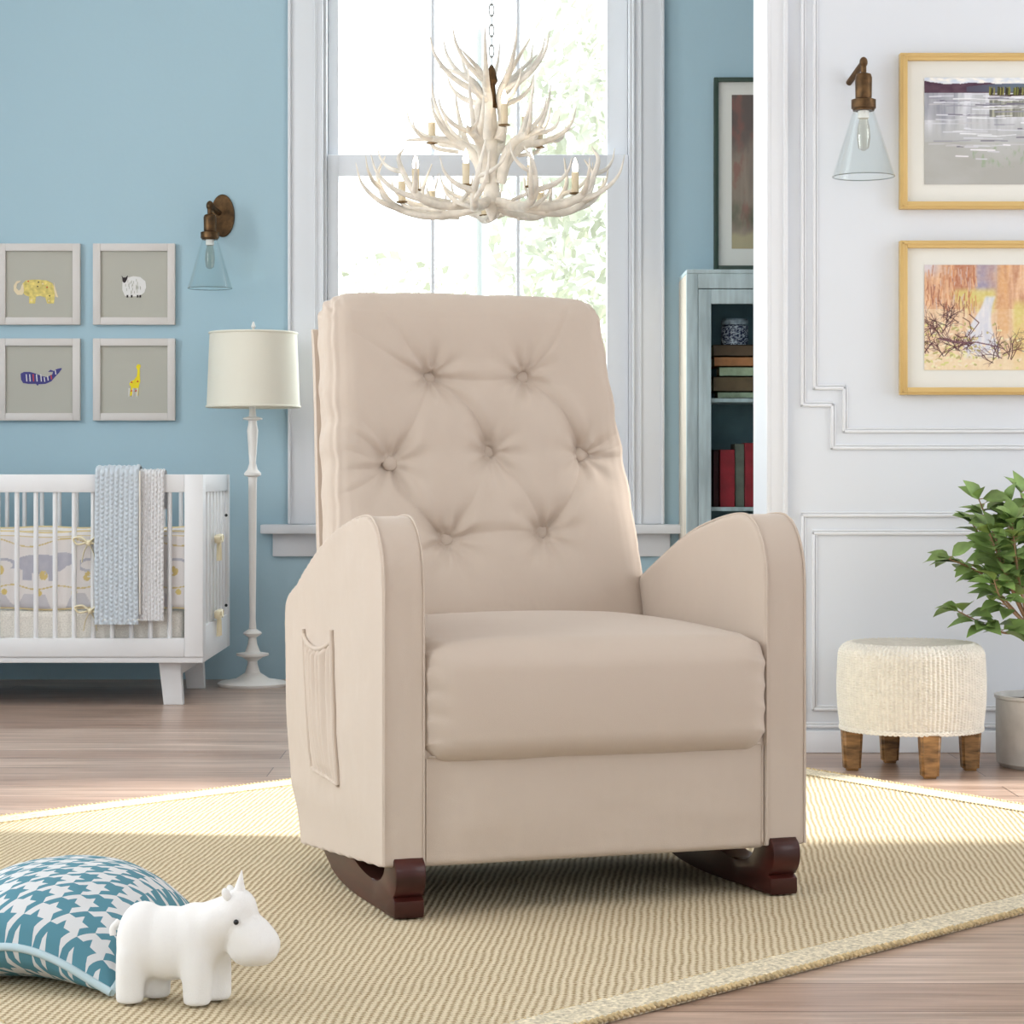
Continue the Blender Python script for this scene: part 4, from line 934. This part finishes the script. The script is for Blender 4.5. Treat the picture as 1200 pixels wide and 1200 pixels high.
def arm(u0,u1,out,seed):
    m = MB().prism(prof, u0, u1); m = remeshed(m, .0055, 5)
    vs = []
    for p in m.v:
        v,u,z = p.x,p.y,p.z; e = ss(0,.10,v)*ss(0,.08,z-.1)
        puff = armp(v,z,seed)
        inner = -puff*.6
        mid = (u0+u1)/2; k = (u-mid)/((u1-u0)/2)
        if k*out > .6: u += out*puff
        elif k*out < -.6: u += out*inner
        vf = .003*fbm(u*20,z*6,seed+9) if v < .01 else 0
        vs.append(K(u,v+vf,z))
    m.v = vs; a = m.build('armrest', M_fab, rc, angle=180)
    s = MB()
    path = [(0,.105),(0,.35)]+[(p.x,p.z) for p in tp]
    for uu in (u0+.0035,u1-.0035):
        s.tube([K(uu,p[0]-.0012 if p[0] < .02 else p[0],p[1]+(.0012 if p[0]>.02 else 0)) for p in path], .0022, 6)
    s.build('seam', M_fab, a)
arm(0,.080,-1,1); arm(.744,UW,1,5)
# base: front panel
vs,fs = rgrid((.340,.02,.108),.014,(110,3,34),4); m = MB(); out = []
for p,n in vs:
    u = .412+p.x; z = .205+p.z; v = .028+p.y
    if n.y < -.3: v += .006*ss(.02,.3,1-abs(p.x)/.334)*math.sin(PI*(p.z+.108)/.216)*-1+.006*fbm(u*5,z*9,3)*min(1,(.334-abs(p.x))*20)+.003*fbm(u*14,z*5,13)
    out.append(K(u,v,z))
m.add(out,fs); m.build('front_panel', M_fab, rc, angle=180)
m = MB(); m.tube([K(.0835,.006,z/100) for z in range(11,30)], .002, 6); m.tube([K(.741,.006,z/100) for z in range(11,30)], .002, 6); m.build('seam', M_fab, rc)
M_under = mat('dust_cover', (40,34,32), .9)
MB().prism([(.07,.104),(.60,.066),(.60,.10),(.07,.16)], .03, .80, fn=lambda v,u,z: K(u,v,z)).build('underside', M_under, rc, smooth=False)
# seat cushion
HU,HV,HZ = .337,.315,.107
vs,fs = rgrid((HU,HV,HZ),.048,(120,60,24),8); out = []
for p,n in vs:
    x,y = p.x/HU,p.y/HV; u = .4125+p.x; v = .292+p.y; z = .389+p.z
    if n.z > .2: z += n.z*(.030*(1-abs(x)**3)*(1-((y-.15)/1.15)**2)+.004*fbm(u*4,v*4,2))
    if n.y < -.2:
        v += n.y*(.018*(1-abs(x)**4)*math.cos(p.z/HZ*1.2)+.004*fbm(u*5,z*6,4))
        z -= .004*fbm(u*4,0,8)*(p.z<-.03)
    cw = ss(.80,1,abs(x))*ss(-.75,-1,y)
    z -= .0*cw
    if n.z > -.3: 
        w = math.exp(-((abs(x)-1)/.10)**2)*math.exp(-((y+.95)/.35)**2); z += .004*w*math.sin((p.z*140+y*26)); v += .003*w*math.sin(p.z*150+x*9)
    out.append(K(u,v,z))
m = MB(); m.add(out,fs); m.build('seat_cushion', M_fab, rc, angle=180)
m = MB(); pts = []
for i in range(61):
    x = -1+2*i/60; pts.append(K(.4125+x*(HU-.012), .292-HV+.030-.014*(1-abs(x)**4), .389-HZ+.012-.0*(1-x*x)))
m.tube(pts,.0022,6).build('seam', M_fab, rc)
# backrest
VF = lambda z: .59+.2687*(z-.5)
def plane(px,py):
    kx,ky = (px-CX)/F,(py-CY)/F; v = .68
    for _ in range(30):
        # X = kx*Y ; solve u for given v
        u = (kx*(OC.y+ca*v)-OC.x+sa*v)/(ca-kx*sa); Y = OC.y+sa*u+ca*v; z = H-ky*Y; v = VF(z)+.022
    return u,z
BT = [plane(*p) for p in ((506,441),(615,441),(459,543),(576,530),(685,533),(526,633),(638,625))]
CR = [(0,3,.013,.010),(1,4,.013,.010),(2,5,.013,-.010),(4,6,.012,.006),(0,1,.008,-.006),(0,2,.006,0),(3,6,.006,.004),(5,6,.007,.008),(3,5,.004,0),(1,3,.003,0)]
def ul(z): return .080+.022*ss(.5,1.17,z)
def ur(z): return .762-.042*ss(.45,1.2,z)
def tuft(u,z):
    h = 0
    for i,(bu,bz) in enumerate(BT):
        d = math.hypot(u-bu,z-bz)
        h -= .022*math.exp(-max(0,d-.023)/.026)+.020*math.exp(-(d/.08)**2)
        if .012 < d < .2:
            th = math.atan2(z-bz,u-bu); g = math.exp(-((d-.035)/.045)**2)
            h += .0034*g*math.sin(th*8+i*1.7+3*fbm(bu*9,bz*9,d*3))*min(1,d/.03)
    for (a,b_,amp,bow_) in CR:
        (x0_,z0_),(x1_,z1_) = BT[a],BT[b_]; dx_,dz = x1_-x0_,z1_-z0_; L = math.hypot(dx_,dz)
        t_ = ((u-x0_)*dx_+(z-z0_)*dz)/L/L
        if -.05 < t_ < 1.05:
            w_ = ((u-x0_)*-dz+(z-z0_)*dx_)/L - bow_*math.sin(PI*max(0,min(1,t_)))*1.6
            tap = (abs(2*t_-1)**1.2*.45+.6) if t_ >= 0 and t_ <= 1 else .9
            h -= amp*tap*math.exp(-abs(w_)/.012)*1.35
            h += amp*.5*tap*math.exp(-((w_-.022)/.014)**2)
    # pleats running to the side edges from the outer buttons
    for (bi,side,angs) in ((2,-1,(-.5,-.12,.22,.6,.95)),(4,1,(.65,.3,-.1)),(0,-1,(.45,.9)),(1,1,(.9,)),(5,-1,(-.2,))):
        bu,bz = BT[bi]; du,dz = u-bu,z-bz; d = math.hypot(du,dz)
        if du*side > 0 and d < .26:
            an = math.atan2(dz,abs(du))
            for q,a in enumerate(angs):
                w_ = d*math.sin(an-a)+.006*math.sin(d*22+q)
                if abs(an-a) < 1.2: h -= (.0085-.001*q)*math.exp(-abs(w_)/.008)*math.exp(-d/.13)
                if abs(an-a) < 1.2: h += .0035*math.exp(-((w_-.014)/.010)**2)*math.exp(-d/.14)
    return h
BH = .392; BTt = .07; zc_ = 1.178-BH
vs,fs = rgrid((.312,BTt,BH),.05,(210,10,260),14); out = []
for p,n in vs:
    z = zc_+p.z; a,b_ = ul(z),ur(z); x = p.x/.312; u = (a+b_)/2+x*(b_-a)/2; v = VF(z)+BTt+p.y
    f = max(0,-n.y)
    yy = p.z/BH
    if f > .02:
        bul = .020*(1-abs(x)**3)*(1-abs(yy)**5)
        ed = min(1,(1-abs(x))*9+.0)*1.0
        v -= f*(bul+tuft(u,z)*min(1,.25+.75*ed)+.0035*fbm(u*7,z*7,6)+.002*fbm(u*18,z*14,16))
    if n.z > .2 : z += n.z*(.010*(1-abs(x)**4)+.004*fbm(u*10,v*10,3))
    if abs(n.x) > .3:
        s_x = 1 if x > 0 else -1
        u += s_x*abs(n.x)*(.006*(1-yy**4)+.0045*fbm(v*12,z*16,s_x*7)+.003*math.sin(z*60+3*fbm(v*8,z*8,2))*ss(-.0,.8,1-abs(yy-.35)*1.5))
    if n.y < -.02 and abs(n.x) > .02:
        ta = math.atan2(abs(n.x),-n.y); rg = .0032*math.exp(-((ta-.80)/.09)**2)-.002*math.exp(-((ta-1.02)/.1)**2)
        u += rg*n.x; v += rg*n.y
    # gathered top corners
    cg = ss(.86,1.0,abs(x))*ss(.84,1,yy)
    if cg > 0: 
        an = math.atan2(abs(x)-.8,yy-.8); dd = .0045*math.sin(an*16+p.y*90)*cg; u += dd*(1 if x>0 else -1); z += dd; v -= .004*math.sin(an*13)*cg*f
    out.append(K(u,v,z))
m = MB(); m.add(out,fs); bk = m.build('backrest', M_fab, rc, angle=180)
lean = math.atan(.2687)
for (bu,bz) in BT:
    off = BTt  # sit inside the dent
    d0 = tuft(bu,bz); v = VF(bz)-(.020*.95+d0)-.011
    c = K(bu,v,bz); nrm = K(0,-1,.2687)-K(0,0,0); nrm.normalize()
    o = MB().lathe(c,[(.0155,-.006),(.0168,0),(.0160,.005),(.012,.0085),(.006,.0103),(.001,.0107)],28,axis=nrm).build('button', M_fab, bk)
# rear shell behind the cushion
m = MB(); sh = [(.605,.075),(.600,.20),(VF(.5)+.10,.5),(VF(1.1)+.10,1.10),(VF(1.13)+.115,1.137),(VF(1.14)+.15,1.142),(VF(1.12)+.185,1.12),(VF(.5)+.185,.48),(.70,.28),(.65,.09)]
m.prism(sh, -1, 1, bev=.0); m2 = remeshed(MB().prism(sh,.0,.66),.012,3) if False else None
def shf(v,k,z): 
    a,b_ = ul(max(.5,z))-.004,ur(max(.5,z))+.004
    if z < .5: a,b_ = .07,.755
    return K(a if k < 0 else b_, v, z)
m = MB(); nseg = []
P = [Vector((p[0],0,p[1])) for p in sh]; dense = []
for i in range(len(P)):
    a,b_ = P[i],P[(i+1)%len(P)]; k = max(1,int((b_-a).length/.06))
    for j in range(k): q = a+(b_-a)*j/k; dense.append((q.x,q.z))
m.prism(dense, -1, 1, bev=0); m.v = [shf(p.x,p.y,p.z) for p in m.v]
bm = bmesh.new(); me = bpy.data.meshes.new('x'); me.from_pydata(m.v,[],m.f); bm.from_mesh(me); bpy.data.meshes.remove(me)
bmesh.ops.bevel(bm, geom=[e for e in bm.edges if len(e.link_faces)==2 and e.calc_face_angle(0) > .9], offset=.030, segments=5, affect='EDGES')
m = MB().addbm(bm); m.build('back_shell', M_fab, rc, angle=60)
# side pocket
TLp,TRp,BRp,BLp = (.551,.480),(.335,.486),(.272,.214),(.481,.222)
def pk(s,t_):   # s: rear->front, t: top->bottom
    a = (TLp[0]+(TRp[0]-TLp[0])*s, TLp[1]+(TRp[1]-TLp[1])*s); b_ = (BLp[0]+(BRp[0]-BLp[0])*s, BLp[1]+(BRp[1]-BLp[1])*s)
    v = a[0]+(b_[0]-a[0])*t_; z = a[1]+(b_[1]-a[1])*t_
    sag = .024*max(0,math.sin(PI*s))**.6*(1-t_)**3; z -= sag; g = math.exp(-t_*1.7)
    ed = ss(0,.12,s)*ss(0,.12,1-s)
    fold = .0085*math.sin(s*2*PI*7+2.2*fbm(s*3,t_*2,5)+1.2*t_)*g*ed*ss(0,.07,t_)
    fold += .003*math.sin(s*2*PI*4+2*t_+1)*g*ed*ss(0,.07,t_)
    return K(-armp(v,z,1)-.003-.010*math.sin(PI*s)*(.4+.6*t_*(1-t_)*4)*ss(0,.1,1-t_)-fold, v, z)
pko = MB().grid(90,70,pk).grid(90,2,lambda s,t_: (lambda p: p+Vector((.012*ca*t_,.012*sa*t_,.001)))(pk(s,0))).build('side_pocket', M_fab, rc, angle=180)
m = MB(); m.tube([pk(0,i/20) for i in range(21)],.0045,8); m.tube([pk(1,i/20)+Vector((0,0,0)) for i in range(21)],.0055,8); m.tube([pk(i/20,1) for i in range(21)],.0038,8); m.tube([pk(i/30,0) for i in range(31)],.0042,8)
m.tube([pk(1,0),pk(1,0)+Vector((0,0,.016))],.0048,8); m.tube([pk(0,0),pk(0,0)+Vector((0,0,.010))],.0038,8)
m.build('pocket_piping', M_fab, pko)
# rockers
zf = RUGZ+.0005
inner = [(.335,.112),(.322,.094),(.29,.072),(.24,.058),(.18,.050),(.125,.049),(.085,.058),(.062,.080),(.055,.112)]
outer = [(.012,.112),(-.012,.098),(-.018,.080),(-.016,.060),(-.006,.044),(.004,.036)]
foot = [(.000,.034),(-.006,.030),(-.007,.006),(-.004,.0)]
bot = [(.045,.0),(.09,.001),(.16,.0),(.24,.0),(.32,.003),(.40,.012),(.47,.030),(.53,.058),(.56,.085)]
def dn(P,n=5): return [(q.x,q.z) for q in bez([(p[0],0,p[1]) for p in P],n)]
rprof = [(p[0],p[1]+zf) for p in dn(outer)+foot+dn(bot)+dn(inner)]
for (u0,u1,toe) in ((.020,.076,.0),(.752,.808,-.05)):
    MB().prism(rprof,u0,u1,bev=.004,seg=2,fn=lambda v,u,z: K(u+toe*v,v,z)).build('rocker', M_wood, rc, angle=35)
    mm = MB(); u=(u0+u1)/2
    mm.tube([K(u+toe*.3,.18,zf+.055),K(u+toe*.3,.30,zf+.10)],.004,8) if False else None
for vv in (.14,.47):
    MB().prism([(vv,.096 if vv<.2 else .068),(vv+.04,.094 if vv<.2 else .066),(vv+.04,.12),(vv,.12)],.07,.755,fn=lambda v,u,z: K(u,v,z)).build('cross_rail', M_wood, rc, smooth=False)
# ================================================================ LIGHT
w = bpy.data.worlds.new('World'); sc.world = w; w.use_nodes = True
w.node_tree.nodes['Background'].inputs[0].default_value = (.93,.97,1,1); w.node_tree.nodes['Background'].inputs[1].default_value = 2.4
def area(name, loc, rot, sx_, sy_, e, col=(1,1,1)):
    l = bpy.data.lights.new(name,'AREA'); l.shape = 'RECTANGLE'; l.size = sx_; l.size_y = sy_; l.energy = e; l.color = col
    o = bpy.data.objects.new(name,l); o.location = loc; o.rotation_euler = rot; C.objects.link(o); return o
for (a,b_,z0,z1) in LW: area('window_fill', (XL-.14,(a+b_)/2,(z0+z1)/2), (0,-PI/2,0), z1-z0, b_-a, 36, (1,.99,.97))  # added area lamps at the unseen left windows, boosting the fill
for (a,b_,z0,z1) in RW: area('window_fill', (XR+.14,(a+b_)/2,(z0+z1)/2), (0,PI/2,0), z1-z0, b_-a, 15, (1,.99,.98))  # weaker added area lamps at the unseen right windows
area('window_fill', (XX(560,YB),YB+.2,1.9), (-PI/2,0,0), wx1-wx0, 1.9, 30, (.95,.98,1))
s = bpy.data.lights.new('sun','SUN'); s.energy = 9.5; s.angle = math.radians(3); s.color = (1,.96,.9)
so = bpy.data.objects.new('sun',s); C.objects.link(so); so.location = (5,5,5)
d = Vector((-math.cos(math.radians(30)),0.0,-math.sin(math.radians(30)))); so.rotation_euler = d.to_track_quat('-Z','Y').to_euler()
cam = bpy.data.cameras.new('camera'); co = bpy.data.objects.new('camera',cam); C.objects.link(co); co.location = (0,0,H); co.rotation_euler = (PI/2,0,0)
cam.sensor_width = 36; cam.lens = F/1200*36; cam.shift_x = (600-CX)/1200; cam.shift_y = -(600-CY)/1200; cam.clip_start = .05; cam.clip_end = 200
sc.camera = co
vs_ = sc.view_settings; vs_.view_transform = 'Standard'; vs_.look = 'None'; vs_.exposure = .12; vs_.gamma = 1; vs_.use_curve_mapping = False
